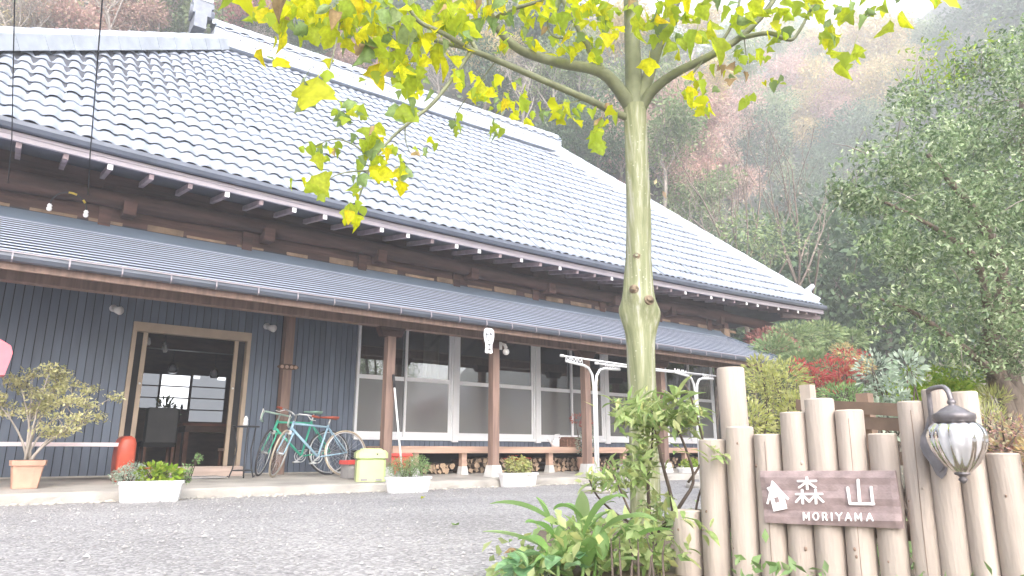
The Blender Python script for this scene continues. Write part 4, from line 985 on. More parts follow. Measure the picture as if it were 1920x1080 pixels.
bicycle('mint_bicycle', 'mint green road bicycle with drop handlebars leaning behind the blue one', (4.02, 9.52, za), R(180), R(7), R(60), M['mint'], M['tyre'], M['saddle_g'], True, .115, M['mintwhite'], None)
za = slab_z(9.2)
bicycle('blue_bicycle', 'pale blue bicycle with brick red saddle and grips standing in front', (4.12, 9.17, za), R(180), R(6), R(58), M['skyblue'], M['tantyre'], M['saddle_r'], False, .09, M['chrome'], None)

# ------ split firewood stacked under the veranda seat
def fire_mesh(k):
    r_ = random.Random(50+k); n = r_.choice((3, 4, 5, 6)); a0 = r_.uniform(0, 6); poly = []
    for i in range(n):
        a = a0+2*math.pi*(i+r_.uniform(-.25, .25))/n; poly.append((.5*math.cos(a)*r_.uniform(.8, 1.1), .5*math.sin(a)*r_.uniform(.8, 1.1)))
    b = MB(); b.mi = 1
    vs = [(p[0], 0, p[1]) for p in poly]+[(p[0]*.95, 1, p[1]*.95) for p in poly]
    b.add(vs, [(i, n+i, n+(i+1) % n, (i+1) % n) for i in range(n)]); b.mi = 0; b.add(vs, [list(range(n)), [n+i for i in range(n)][::-1]])
    return b.mesh('firewood_log', M['firewood'], M['fireface'])
BAY = {5.30: 'short leftmost', 6.03: 'second', 7.79: 'third', 9.60: 'fourth', 11.39: 'rightmost'}
fms = [fire_mesh(k) for k in range(9)]; nf = 0
for xa, xb in ((5.30, 5.88), (6.03, 7.64), (7.79, 9.46), (9.60, 11.24), (11.39, 12.9)):
    z = slab_z(9.2)+.042; row = 0
    while z < .40:
        x = xa+.05+(.03 if row % 2 else 0)
        while x < xb-.03 and nf < 296:
            d = rnd.uniform(.07, .118)
            if not (xa < 5.5 and z > .30):
                o = link_mesh('firewood_log', fms[rnd.randrange(9)], None, Matrix.Translation((x, 9.10+rnd.uniform(-.035, .05), z+rnd.uniform(-.012, .012))) @ Matrix.Rotation(rnd.uniform(-.1, .1), 4, 'Z') @ Matrix.Rotation(rnd.uniform(0, 6), 4, 'Y') @ Matrix.Diagonal((d, .34, d, 1)))
                tag(o, 'split firewood log stacked in the %s bay under the veranda seat' % BAY[xa], 'firewood', 'firewood in the %s bay under the veranda seat' % BAY[xa]); nf += 1
            x += d*.86
        z += .073; row += 1

# ------ laundry pole stand
t = thing('laundry_stand', (6.5, 5.5, 0), 'white steel laundry pole stand with curved arms and hooked ends', 'laundry stand')
def arm_pair(P, dirs, zb, zt_, reach):
    for s in (-1, 1):
        d = dirs*s; pts = [P+d*.025+Vector((0, 0, zb)), P+d*.025+Vector((0, 0, zt_-.22)), P+d*.05+Vector((0, 0, zt_-.10)), P+d*.12+Vector((0, 0, zt_-.025)), P+d*.22+Vector((0, 0, zt_)), P+d*reach+Vector((0, 0, zt_+.02))]
        po = MB().tube(pts, .0165, 9).build('pole', M['whitegloss'], t)
        hk = MB()
        for q in (.30, .42, .54):
            if q < reach: o = P+d*q+Vector((0, 0, zt_+.02)); hk.tube([o-d*.05, o-d*.04+Vector((0, 0, .05)), o+Vector((0, 0, .008)), o+d*.04+Vector((0, 0, .05)), o+d*.05], .007, 5)
        hk.build('hook', M['whitegloss'], po)
PA, PB = aZ(1121, 924, 0), aD(1312, 846, 9.3); PB.z = 0; dA = Vector((.98, .19, 0)).normalized()
arm_pair(PA, -dA, .02, 1.50, .58); arm_pair(PB, -dA, .02, 1.50, .58)
for q, a_, c_ in (('near', -.72, .62), ('far', .10, .30)):
    off = Vector((0, -.03 if q == 'near' else .06, 1.565))
    a = PA+dA*a_+off; c = PB+dA*c_+off
    rod = thing('laundry_rod', a, ('long white laundry rod with capped ends resting across both stands' if q == 'near' else 'shorter white laundry rod lying behind the long one on the stands'), 'rod')
    MB().tube([a, (a+c)/2+Vector((0, 0, -.012)), c], .011, 8).build('rod', M['whitegloss'], rod); MB().tube([a, a+(c-a).normalized()*.05], .017, 8).build('rod_end', M['cap'], rod)
for P in (PA, PB): MB().tube([P+Vector((0, 0, .0)), P+Vector((0, 0, .07))], [.22, .20], 20).build('base', M['concrete'], t)

# ------ room furniture glimpsed through the doorway
t = thing('dining_table', (2.9, 12.1, .21), 'dark wooden table inside the doorway', 'table')
MB().b2((2.52, 11.83, .88), (3.44, 12.47, .925)).build('table_top', M['redwood'], t); MB().b2((2.57, 11.87, .78), (3.39, 12.42, .88)).build('apron', M['darkwood'], t)
for x in (2.6, 3.36):
    for y in (11.9, 12.4): MB().bar((x, y, .21), (x, y, .78), .065, .065, (0, 1, 0)).build('leg', M['redwood'], t)
t = thing('dark_armchair', (2.1, 11.2, .21), 'dark high-backed chair on reddish legs just inside the doorway', 'chair')
MB().bev((2.10, 11.41, .59), (.46, .41, .09), .03).build('seat', M['dark'], t); MB().bev((2.10, 11.2, .86), (.46, .065, .50), .03).build('backrest', M['blackmetal'], t)
for x in (1.92, 2.29):
    for y in (11.24, 11.57): MB().bar((x, y, .21), (x, y, .55), .033, .033, (0, 1, 0)).build('leg', M['redwood'], t)
t = thing('wooden_stool', (3.16, 11.3, .21), 'low wooden stool at the right inside the doorway', 'stool')
MB().b2((2.98, 11.1, .49), (3.35, 11.42, .53)).build('seat', M['bench'], t)
for x in (3.01, 3.32):
    for y in (11.12, 11.39): MB().bar((x, y, .21), (x, y, .49), .037, .037, (0, 1, 0)).build('leg', M['redwood'], t)
for i, (x, y, z) in enumerate(((1.79, 11.2, 2.07), (2.02, 11.2, 1.98), (2.05, 11.45, 2.06))):
    t = thing('pendant_lamp', (x, y, 2.84), ('leftmost', 'middle', 'rightmost')[i]+' of the three small pale glass pendant lamps inside the doorway', 'lamp', None)
    MB().tube([(x, y, 2.84), (x, y, z+.06)], .004, 5).build('cord', M['wire'], t); MB().lathe([(.012, .06), (.02, .03), (.03, -.02), (.02, -.05)], 10, (x, y, z)).build('lamp_shade', M['letter'], t)
for i, (x, z) in enumerate(((2.40, 1.85), (3.07, 1.81))):
    t = thing('glass_pendant', (x, 12.47, 2.84), ('bowl-shaped glass pendant lamp inside the doorway, further left', 'bowl-shaped glass pendant lamp inside the doorway, further right')[i], 'lamp')
    MB().tube([(x, 12.47, 2.84), (x, 12.47, z+.1)], .004, 5).build('cord', M['wire'], t); MB().lathe([(.02, .09), (.065, .055), (.09, -.02), (.08, -.065), (.055, -.09)], 14, (x, 12.47, z)).build('lamp_shade', M['ribglass'], t)
plant('house_plant', 'spiky green house plant by the back window inside', 'plant', (2.61, 13.75, .9), [((2.61, 13.75, 1.18), (.15, .09, .23))], 90, .15, .3, 'lf_evergreen', 31, 6)
for i, x in enumerate((2.75, 2.86, 2.98)):
    t = thing('sill_pot', (x, 14.24, 1.275), ('left', 'middle', 'right')[i]+' of the small dark pots on the back window sill', 'pot'); MB().lathe([(.018, 0), (.032, .028), (.018, .065), (.022, .09)], 8, (x, 14.24, 1.272)).build('pot', M['blackmetal'], t)
t = thing('sill_board', (2.65, 14.25, 1.26), 'narrow dark shelf under the back windows inside', 'shelf'); MB().b2((2.19, 14.18, 1.247), (3.1, 14.3, 1.27)).build('board', M['darkwood'], t)
# cushions behind the frosted glass of the first window
for i, (x, z, sx, sz, lb) in enumerate(((5.84, .78, .29, .24, 'white cushion lying behind the frosted pane of the first window'), (5.56, .78, .15, .26, 'pale folded bedding propped behind the first window'))):
    o = MB().ball((x, 10.13, z), 1., 16, (sx, .13, sz)).build('cushion', M['cushion']); tag(o, lb, 'cushion')
o = MB().ball((5.86, 10.06, .62), 1., 12, (.11, .025, .023)).build('red_cloth', M['red']); tag(o, 'folded red cloth before the white cushion inside the window', 'cloth')

# ------ log fence with the name board and lantern
fA, fB = aD(1288, 958, 2.62), aD(1890, 850, 2.02); fA.z = fB.z = 0
fdir = (fB-fA).normalized(); fnor = Vector((fdir.y, -fdir.x, 0)); fnor = fnor if fnor.dot(-fA) > 0 else -fnor
def on_fence(x, y, off=0.):
    d = Vector(ray(x, y)); o = fA+fnor*off; c = Vector((0, 0, CZ)); s = (o-c).dot(fnor)/d.dot(fnor); return c+d*s
fence = thing('log_fence', (fA+fB)/2, 'fence of upright peeled logs cut at stepped heights, carrying the name board', 'fence')
LOGS = [(1264, 1312, 958), (1311, 1359, 826), (1363, 1412, 802), (1414, 1463, 816), (1462, 1512, 775), (1508, 1563, 750), (1565, 1620, 771), (1626, 1682, 815), (1681, 1733, 755), (1726, 1783, 732), (1781, 1834, 737), (1847, 1914, 852), (1918, 1985, 800), (1985, 2050, 870)]
for i, (xa, xb, yt) in enumerate(LOGS):
    a = on_fence(xa, yt); c = on_fence(xb, yt); r = (c-a).length/2*.985; top = (a+c)/2; lean = fdir*(.035*top.z)
    base = Vector((top.x, top.y, -.25))-lean; N = 20; b = MB(); vs = []; fs = []
    lv = [0, .15, .3, .45, .6, .75, .88, 1.0]; ph = rnd.uniform(0, 6)
    for k, s in enumerate(lv):
        p = base.lerp(top, s)
        for q in range(N):
            an = 2*math.pi*q/N; rr = r*(1+.018*math.sin(2*an+ph+s*2)+.012*math.sin(5*an+s*4+ph)+.008*rnd.uniform(-1, 1))*(1.02-.03*s)
            vs.append(p+fdir*(rr*math.cos(an))+fnor*(rr*math.sin(an)))
    for k in range(len(lv)-1):
        for q in range(N): fs.append((k*N+q, k*N+(q+1) % N, (k+1)*N+(q+1) % N, (k+1)*N+q))
    b.add(vs, fs, True); n0 = (len(lv)-1)*N
    rim = [Vector(vs[n0+q]).lerp(top, .10)+Vector((0, 0, .004)) for q in range(N)]; b.mi = 1
    b.add([vs[n0+q] for q in range(N)]+rim+[top+Vector((0, 0, .005))], [(q, (q+1) % N, N+(q+1) % N, N+q) for q in range(N)]+[(N+q, N+(q+1) % N, 2*N) for q in range(N)])
    lo = b.build('fence_log', [M['log'], M['logend']], fence)
    for _ in range(rnd.choice((1, 2, 2, 3))):
        an = R(rnd.uniform(40, 140)); s = rnd.uniform(.45, .95); p = base.lerp(top, s)+fdir*(r*math.cos(an))+fnor*(r*math.sin(an)*1.0)
        kk = MB(); kr = rnd.uniform(.0025, .007); kk.ball(p, 1, 8, (kr, kr, kr*1.4)); kk.build('knot', M['knot'] if rnd.random() < .6 else M['log'], lo)
    if i in (3, 8, 6):
        k2 = MB(); pts = [base.lerp(top, s)+fdir*(r*(.12+.03*math.sin(s*9)))+fnor*(r*.995) for s in np.linspace(.15, .97, 9)]; k2.tube(pts, .0010, 4); k2.build('drying_crack', M['knot'], lo)
for z in (.22,):
    a = fA-fdir*.02-fnor*.075; c = fB+fdir*.4-fnor*.085; MB().tube([Vector((a.x, a.y, z)), Vector((c.x, c.y, z))], .032, 10).build('rail', M['railwood'], fence)
# name board
q00, q10, q11, q01 = (on_fence(*p, off=.062) for p in ((1432, 981), (1688, 990), (1683, 884), (1425, 882)))
sgx = ((q10-q00)+(q11-q01))*.5; sgy = ((q01-q00)+(q11-q10))*.5; SW, SH = sgx.length, sgy.length
sgx.normalize(); sgz = sgx.cross(sgy).normalized(); sgy = sgz.cross(sgx); sc = (q00+q10+q11+q01)/4; so_ = sc-sgx*SW/2-sgy*SH/2
if sgz.dot(fnor) < 0: sgz = -sgz
sign = thing('name_board', sc, 'brown wooden name board with white lettering and a little white house', 'sign')
b = MB(); nx, ny = 24, 8; vs = []; fs = []
for zz in (0, -.024):
    for j in range(ny+1):
        for i in range(nx+1):
            u, v = i/nx*SW, j/ny*SH; e = .0025*math.sin(v*95+.8*math.sin(u*14))+.0012*math.sin(v*210+u*9)
            edge = min(i, nx-i, 1)*min(j, ny-j, 1)
            vs.append(so_+sgx*u+sgy*v+sgz*((zz+e-(0 if edge else .004)) if zz == 0 else zz))
n1 = (nx+1)*(ny+1)
for j in range(ny):
    for i in range(nx):
        a = j*(nx+1)+i; fs.append((a, a+1, a+nx+2, a+nx+1)); fs.append((n1+a, n1+a+nx+1, n1+a+nx+2, n1+a+1))
for i in range(nx): fs.append((i, n1+i, n1+i+1, i+1)); a = ny*(nx+1)+i; fs.append((a, a+1, n1+a+1, n1+a))
for j in range(ny): a = j*(nx+1); fs.append((a, a+nx+1, n1+a+nx+1, n1+a)); a += nx; fs.append((a, n1+a, n1+a+nx+1, a+nx+1))
b.add(vs, fs, False); b.build('board', M['sign'], sign)
def sg(x, y):
    """a mark on the board, from its pixel position in an enlarged image crop"""
    v = 1-(y-513-8*((x-470)/735))/(276+22*((x-470)/735)); u = (x-470-19*(1-v))/(725+3*(1-v)); return Vector((u*SW, v*SH, 0))
def stroke(mb, pts, wd):
    for a, c in zip(pts[:-1], pts[1:]):
        a, c = sg(*a), sg(*c); d = (c-a).normalized(); n_2 = Vector((-d.y, d.x, 0)); hw = wd/2; poly = []
        for cen, a0 in ((c, -90), (a, 90)):
            for k in range(7):
                an = R(a0+k*30); poly.append(cen+d*(hw*math.cos(an))+n_2*(hw*math.sin(an)))
        mb.prism([(p.x, p.y) for p in poly], so_+sgz*.0022, sgx, sgy, sgz*.006)
kw = SW*.0165
def tree_kanji(mb, cx, y0, y1, hw, arm):
    yb = y0+(y1-y0)*.30
    stroke(mb, [(cx-hw, yb), (cx+hw, yb)], kw); stroke(mb, [(cx, y0), (cx, y1)], kw)
    stroke(mb, [(cx-3, yb+6), (cx-arm, y1-8)], kw*.9); stroke(mb, [(cx+3, yb+6), (cx+arm, y1-8)], kw*.9)
b = MB(); tree_kanji(b, 745, 552, 612, 49, 45); tree_kanji(b, 716, 618, 688, 34, 36); tree_kanji(b, 789, 618, 688, 34, 38); b.build('lettering', M['letter'], sign)
b = MB(); stroke(b, [(1015, 568), (1016, 686)], kw*1.15); stroke(b, [(960, 608), (966, 690)], kw*1.1); stroke(b, [(1078, 606), (1081, 690)], kw*1.1); stroke(b, [(966, 690), (1085, 692)], kw*1.1); b.build('lettering', M['letter'], sign)
b = MB(); lw = SW*.0088
LT = {'M': [[(0, 1), (0, 0), (.5, .75), (1, 0), (1, 1)]], 'O': [[(.5+.5*math.cos(a), .5+.5*math.sin(a)) for a in np.linspace(0, 2*math.pi, 13)]], 'R': [[(0, 1), (0, 0), (.7, 0), (.95, .25), (.7, .52), (0, .52)], [(.5, .52), (1, 1)]], 'I': [[(.5, 0), (.5, 1)]], 'Y': [[(0, 0), (.5, .5), (1, 0)], [(.5, .5), (.5, 1)]], 'A': [[(0, 1), (.5, 0), (1, 1)], [(.22, .68), (.78, .68)]]}
for ch, x0, x1 in (('M', 717, 746), ('O', 769, 798), ('R', 821, 842), ('I', 862, 874), ('Y', 891, 921), ('A', 939, 968), ('M', 990, 1019), ('A', 1046, 1076)):
    for st_ in LT[ch]:
        dy = (x0-717)*.01; stroke(b, [(x0+(x1-x0)*p[0], 737+dy+38*p[1]) for p in st_], lw)
b.build('lettering', M['letter'], sign)
b = MB(); hp = [sg(*p) for p in ((547, 566), (640, 662), (634, 671), (614, 652), (626, 716), (551, 730), (533, 655), (519, 692), (511, 688), (531, 626), (516, 605), (530, 598), (536, 607))]
b.prism([(p.x, p.y) for p in hp], so_+sgz*.0022, sgx, sgy, sgz*.008); em = b.build('house_emblem', M['letter'], sign)
b = MB(); hp = [sg(*p) for p in ((558, 657), (582, 652), (588, 679), (565, 685))]; b.prism([(p.x, p.y) for p in hp], so_+sgz*.0104, sgx, sgy, sgz*.0015); b.build('emblem_window', M['sign'], em)
# lantern
lp = on_fence(1797, 840, off=.165); lk = (lp-on_fence(1797, 840)).length
pxm = FPX/proj(lp)[2]                        # image pixels per metre at the lantern
lantern = thing('wall_lantern', lp, 'bronze wall lantern with ribbed clear glass hanging on the log fence', 'lantern')
def lz(y): return lp.z+(840-y)/pxm
ax = Matrix.Translation((lp.x, lp.y, 0))
bp_c = on_fence(1757, 835, off=.052)
b = MB(); pl = []
for k in range(20):
    a = 2*math.pi*k/20; q = 1+.14*math.cos(4*a); pl.append((.040*q*math.cos(a), .088*q*math.sin(a)))
b.prism(pl, bp_c-fnor*.004, fdir, Vector((0, 0, 1)), fnor*.012); b.prism([(x*.75, y*.8) for x, y in pl], bp_c+fnor*.008, fdir, Vector((0, 0, 1)), fnor*.012); b.build('back_plate', M['bronze'], lantern)
cr = lp+Vector((0, 0, 0)); top = Vector((lp.x, lp.y, lz(752)))
s0 = bp_c+Vector((0, 0, .01))+fnor*.015
arm = [s0, s0+fnor*.02+Vector((0, 0, .05)), Vector((s0.x, s0.y, lz(740)))+fnor*.03+fdir*.004, Vector((s0.x, s0.y, lz(727)))+fnor*.045+fdir*.010, top.lerp(s0, .35)*0+Vector(((top.x*.7+s0.x*.3), (top.y*.7+s0.y*.3), lz(724))), Vector((top.x*.92+s0.x*.08, top.y*.92+s0.y*.08, lz(735))), top]
cv = []
for i in range(len(arm)-1):
    for s in (0, .25, .5, .75):
        p0_, p1_, p2_, p3_ = arm[max(i-1, 0)], arm[i], arm[i+1], arm[min(i+2, len(arm)-1)]
        cv.append(.5*((2*p1_)+(p2_-p0_)*s+(2*p0_-5*p1_+4*p2_-p3_)*s*s+(3*p1_-p0_-3*p2_+p3_)*s**3))
cv.append(arm[-1]); MB().tube(cv, .0075, 10).build('arm', M['bronze'], lantern)
rr = lambda px_: px_/pxm
b = MB(); o = (lp.x, lp.y, 0)
b.lathe([(rr(4), lz(750)), (rr(7), lz(752)), (rr(8), lz(757)), (rr(5), lz(760)), (rr(11), lz(763)), (rr(20), lz(768)), (rr(28), lz(774)), (rr(35), lz(777)), (rr(36), lz(780)), (rr(36), lz(787)), (rr(34), lz(789)), (rr(34), lz(792)), (rr(20), lz(792))], 28, o); b.build('cap', M['bronze'], lantern)
b = MB(); NF = 12; N = NF*6
prof = [(31, 791), (40, 797), (47, 806), (50, 816), (49, 828), (45, 842), (37, 858), (27, 872), (17, 882), (11, 886)]
b.lathe([(rr(p), lz(y)) for p, y in prof], N, o, flute=lambda k: 1-.085*abs(math.cos(math.pi*k/6))**3); b.build('glass_shade', M['ribglass'], lantern)
b = MB(); b.lathe([(rr(13), lz(884)), (rr(13), lz(888)), (rr(8), lz(890)), (rr(5), lz(893)), (rr(8), lz(897)), (rr(4), lz(902)), (rr(1), lz(904))], 16, o); b.build('finial', M['bronze'], lantern)
b = MB(); b.lathe([(rr(7), lz(794)), (rr(7), lz(812)), (rr(5), lz(814))], 12, o); b.ball((lp.x, lp.y, lz(826)), rr(13), 12, (1, 1, 1.2)); b.build('bulb', M['letter'], lantern)
# thicker pale post further back and brown rail fence behind the log fence
t = thing('gate_post', (0, 0, 0), 'thick pale peeled log post standing alone behind the log fence', 'post'); 
pp = aD(1369, 690, 4.6); t.location = (pp.x, pp.y, 0); ORG[t.name] = Vector((pp.x, pp.y, 0))
MB().tube([(pp.x, pp.y, -.1), (pp.x, pp.y, pp.z-.01), (pp.x, pp.y, pp.z)], [.094, .090, .083], 22).build('log', M['log'], t)
bf = thing('rail_fence', (4.6, 2.2, 0), 'low dull brown post and rail fence standing behind the log fence', 'fence')
ra, rb_ = aD(1470, 775, 4.6), aD(1740, 790, 3.6)
for x, y, dd in ((1513, 722, 4.4), (1620, 738, 4.0), (1745, 765, 3.5)):
    p = aD(x, y, dd); MB().b2((p.x-.035, p.y-.035, -.1), (p.x+.035, p.y+.035, p.z)).build('post', M['railwood'] if x != 1513 else M['log'], bf)
for yy in (758, 786, 850):
    a = aD(1508, yy, 4.4)+Vector((0, .05, 0)); c = aD(1750, yy+12, 3.5)+Vector((0, .05, 0)); MB().bar(a, c, .02, .07).build('rail', M['railwood'], bf)
# ---------------------------------------------------------------- the young broad-leaved tree in front
def spline(P, k=6):
    P = [Vector(p) for p in P]; out = []
    for i in range(len(P)-1):
        a, b, c, d = P[max(i-1, 0)], P[i], P[i+1], P[min(i+2, len(P)-1)]
        for j in range(k):
            s = j/k; out.append(.5*((2*b)+(c-a)*s+(2*a-5*b+4*c-d)*s*s+(3*b-a-3*c+d)*s**3))
    out.append(P[-1]); return out
TD = 4.15
tb = aZ(1210, 1000, 0)
kiri = thing('parasol_tree', (tb.x, tb.y, 0), 'young tree with smooth green trunk and big yellowing leaves in front of the house', 'tree')
tr = [aD(1211, 1035, TD-.02), aD(1211, 960, TD), aD(1208, 850, TD+.02), aD(1204, 740, TD+.05), aD(1200, 640, TD+.10), aD(1197, 560, TD+.13), aD(1197, 480, TD+.16), aD(1196, 380, TD+.2), aD(1193, 290, TD+.23), aD(1190, 200, TD+.27)]
px2m = lambda w_, d: w_/FPX*d
rad = [px2m(31, TD), px2m(29, TD), px2m(27, TD), px2m(26, TD), px2m(27, TD), px2m(31, TD), px2m(24.5, TD), px2m(23.5, TD), px2m(22.5, TD), px2m(22, TD)]
pts = spline(tr, 5); rs = [rad[min(i//5, 9)]*(1-(i % 5)/5)+rad[min(i//5+1, 9)]*((i % 5)/5) for i in range(len(pts))]
tow = (Vector((0, 0, CZ))-tr[5]); tow.z = 0; tow.normalize(); rt = Vector((tow.y, -tow.x, 0)); rt = rt if Vector(_r).dot(rt) > 0 else -rt
KN = [(1190, 553, -.22, .92, .022, .036), (1217, 574, .55, .8, .027, .040), (1168, 584, -1.1, .18, .030, .055), (1231, 590, 1.1, .15, .034, .060), (1190, 487, -.1, .97, .006, .03)]
KB = []
for px_, py_, ox, of, amp, sg_ in KN:
    d = rt*ox+tow*of; KB.append((math.atan2(d.y, d.x), aD(px_, py_, TD+.13).z, amp, sg_))
def knob(a, z):
    q = 0
    for a0, z0, amp, sg_ in KB:
        da = (a-a0+math.pi) % (2*math.pi)-math.pi; q += amp*math.exp(-(da/.42)**2-((z-z0)/sg_)**2 if z > z0 else -(da/.42)**2-((z-z0)/(sg_*1.9))**2)
    return q
pts2 = []; rs2 = []
for i in range(len(pts)-1):
    m_ = 4 if 1.0 < pts[i].z < 1.9 else 1
    for j in range(m_): pts2.append(pts[i].lerp(pts[i+1], j/m_)); rs2.append(rs[i]+(rs[i+1]-rs[i])*j/m_)
pts2.append(pts[-1]); rs2.append(rs[-1]); pts, rs = pts2, rs2
b = MB(); N = 40; vs = []; fs = []
for i, p in enumerate(pts):
    for k in range(N):
        a = 2*math.pi*k/N; q = knob(a, p.z)+rs[i]*(1+.03*math.sin(3*a+i*.13)+.02*math.sin(7*a+1)+.012*math.sin(11*a+i*.3)); vs.append(p+Vector((q*math.cos(a), q*math.sin(a), 0)))
for i in range(len(pts)-1):
    for k in range(N): fs.append((i*N+k, i*N+(k+1) % N, (i+1)*N+(k+1) % N, (i+1)*N+k))
b.add(vs, fs, True)
trunk = b.build('trunk', M['kiribark'], kiri)
# scars where branches were pruned
for (px_, py_, ox, of, amp, sg_), (a0, z0, _a, _s) in zip(KN, KB):
    if amp > .028: continue
    R0 = min(zip(rs, pts), key=lambda q: abs(q[1].z-z0)); d = Vector((math.cos(a0), math.sin(a0), .12)).normalized(); c = Vector((R0[1].x, R0[1].y, z0)); rr_ = sg_*.85
    e = c+d*(R0[0]+amp); MB().tube([e-d*.014, e-d*.001, e+d*.003, e-d*.003], [rr_*1.0, rr_*.92, rr_*.66, rr_*.3], 14).build('branch_scar', M['scar'], trunk)
LB = []
def limb(pp, r0, r1, name='limb', n=10):
    P = [aD(*p) for p in pp]; s = spline(P, 5); r_ = np.linspace(r0, r1, len(s)); LB.append((s, r_))
    return MB().tube(s, list(r_), n).build(name, M['limbbark'], kiri)
F0 = TD+.27
limb([(1190, 210, F0), (1187, 120, F0+.05), (1184, 30, F0+.1), (1180, -90, F0+.15), (1178, -240, F0+.2)], .060, .04)
limb([(1194, 205, F0), (1215, 145, F0+.02), (1238, 75, F0+.05), (1272, -8, F0+.1), (1330, -130, F0+.2)], .044, .026)
limb([(1196, 215, F0), (1222, 172, F0-.05), (1265, 138, F0-.15), (1325, 108, F0-.25), (1388, 70, F0-.3), (1440, 15, F0-.3), (1480, -50, F0-.3)], .038, .012)
limb([(1385, 72, F0-.3), (1440, 62, F0-.45), (1470, 72, F0-.5), (1492, 68, F0-.52), (1532, -5, F0-.55)], .015, .008)
limb([(1335, 100, F0-.25), (1365, 60, F0-.2), (1385, 10, F0-.2), (1390, -40, F0-.1)], .012, .007)
limb([(1184, 205, F0), (1155, 160, F0-.05), (1120, 132, F0-.1), (1050, 118, F0-.2), (980, 96, F0-.3), (940, 62, F0-.35), (922, 30, F0-.38), (915, -20, F0-.4)], .046, .014)
limb([(940, 60, F0-.35), (925, 40, F0-.36), (960, 18, F0-.4), (1010, 2, F0-.45), (1050, -20, F0-.5)], .016, .008)
limb([(1128, 135, F0-.1), (1108, 95, F0-.05), (1085, 50, F0), (1058, 0, F0+.05), (1030, -80, F0+.1)], .032, .018)
limb([(1180, 222, F0), (1150, 210, F0-.1), (1110, 190, F0-.2), (1040, 160, F0-.35), (960, 125, F0-.5), (905, 102, F0-.6), (880, 92, F0-.65), (830, 62, F0-.75), (788, 42, F0-.8), (770, 20, F0-.85)], .026, .010)
limb([(895, 98, F0-.62), (870, 50, F0-.6), (840, 8, F0-.6), (825, -30, F0-.6)], .013, .009)
limb([(880, 92, F0-.65), (830, 80, F0-.6), (750, 58, F0-.6), (680, 28, F0-.6), (620, 22, F0-.6)], .012, .005)
limb([(882, 98, F0-.66), (860, 130, F0-.7), (815, 190, F0-.8), (770, 228, F0-.85), (735, 258, F0-.9), (700, 300, F0-.95), (682, 345, F0-.97), (668, 385, F0-1), (655, 420, F0-1)], .012, .003)
limb([(700, 300, F0-.95), (660, 270, F0-1.0), (620, 262, F0-1.05), (575, 285, F0-1.05)], .005, .002, 'twig', 6)
limb([(690, 320, F0-.96), (640, 325, F0-1.0), (600, 345, F0-1.05)], .005, .002, 'twig', 6)
limb([(760, 236, F0-.86), (760, 262, F0-.86), (768, 285, F0-.86)], .004, .002, 'twig', 6)
limb([(640, 24, F0-.6), (630, 80, F0-.9), (618, 130, F0-1.0)], .006, .003, 'twig', 6)
limb([(930, 115, F0-.55), (860, 205, F0-.5), (850, 250, F0-.5)], .004, .002, 'twig', 6)
limb([(1100, 185, F0-.2), (1060, 195, F0-.3), (1015, 205, F0-.35)], .006, .003, 'twig', 6)
limb([(1075, 45, F0), (1060, 70, F0-.1), (1035, 66, F0-.15), (1026, 40, F0-.15), (1026, -10, F0-.15)], .008, .004, 'twig', 6)
limb([(1395, 65, F0-.3), (1398, 95, F0-.32), (1402, 120, F0-.33)], .004, .002, 'twig', 6)
limb([(1320, 112, F0-.25), (1290, 150, F0-.3), (1310, 120, F0-.28)], .005, .003, 'twig', 6)
# lobed, drooping leaves: a dozen shapes shared by 300 single leaves
def big_leaf(k):
    r_ = random.Random(300+k); b = MB()
    lob = r_.choice((3, 3, 5, 1)); fold = r_.uniform(.25, 1.15); curl = r_.uniform(.1, .9); n = 9; tw = r_.uniform(-.5, .5)
    def outline(s):
        w0 = math.sin(math.pi*min(1, s**.62))**.8*.46
        if lob == 3: w0 *= 1+.45*math.exp(-((s-.42)/.10)**2)-.30*math.exp(-((s-.60)/.09)**2)
        if lob == 5: w0 *= 1+.35*math.exp(-((s-.30)/.07)**2)-.2*math.exp(-((s-.44)/.05)**2)+.35*math.exp(-((s-.55)/.07)**2)-.25*math.exp(-((s-.70)/.06)**2)
        return w0*r_.uniform(.88, 1.12)
    rows = []
    for i in range(n+1):
        s = i/n; y = s; bend = -curl*.45*s*s
        wl, wr = outline(s)+.004, outline(s)+.004; a = tw*s
        rows.append([(-wl*math.cos(fold), y-.03, bend+wl*math.sin(fold)-.25*wl*wl*curl+a*wl), (-wl*.5*math.cos(fold*.7), y, bend+wl*.5*math.sin(fold*.7)+.03*math.sin(s*9)), (0, y, bend), (wr*.5*math.cos(fold*.7), y, bend+wr*.5*math.sin(fold*.7)+.03*math.sin(s*7+1)), (wr*math.cos(fold), y-.03, bend+wr*math.sin(fold)-.25*wr*wr*curl-a*wr)])
    vs = [p for r0 in rows for p in r0]; fs = [(i*5+j, i*5+j+1, (i+1)*5+j+1, (i+1)*5+j) for i in range(n) for j in range(4)]
    b.add(vs, fs, True)
    # petiole
    b.tube([(0, .02, 0), (0, -.15, .03), (0, -.38, .12)], [.011, .009, .009], 4, False)
    return b
LM = {}
for k in range(10):
    bb = big_leaf(k)
    for key in ('lf_yellow', 'lf_lime', 'lf_green', 'lf_brown'): LM[key, k] = bb.mesh('leaf', M[key])
def leaf_matrix(p, size, r_, tilt=None):
    """hanging leaf: tip mostly downwards, random heading"""
    d = Vector((r_.gauss(0, .55), r_.gauss(0, .55), -1 if tilt is None else tilt)).normalized(); n_2 = Vector((r_.gauss(0, 1), r_.gauss(0, 1), r_.gauss(0, .5)+.2))
    x = d.cross(n_2).normalized(); z = x.cross(d)
    return Matrix(((x.x*size, d.x*size, z.x*size, p.x), (x.y*size, d.y*size, z.y*size, p.y), (x.z*size, d.z*size, z.z*size, p.z), (0, 0, 0, 1)))
r_ = random.Random(21); LV = []
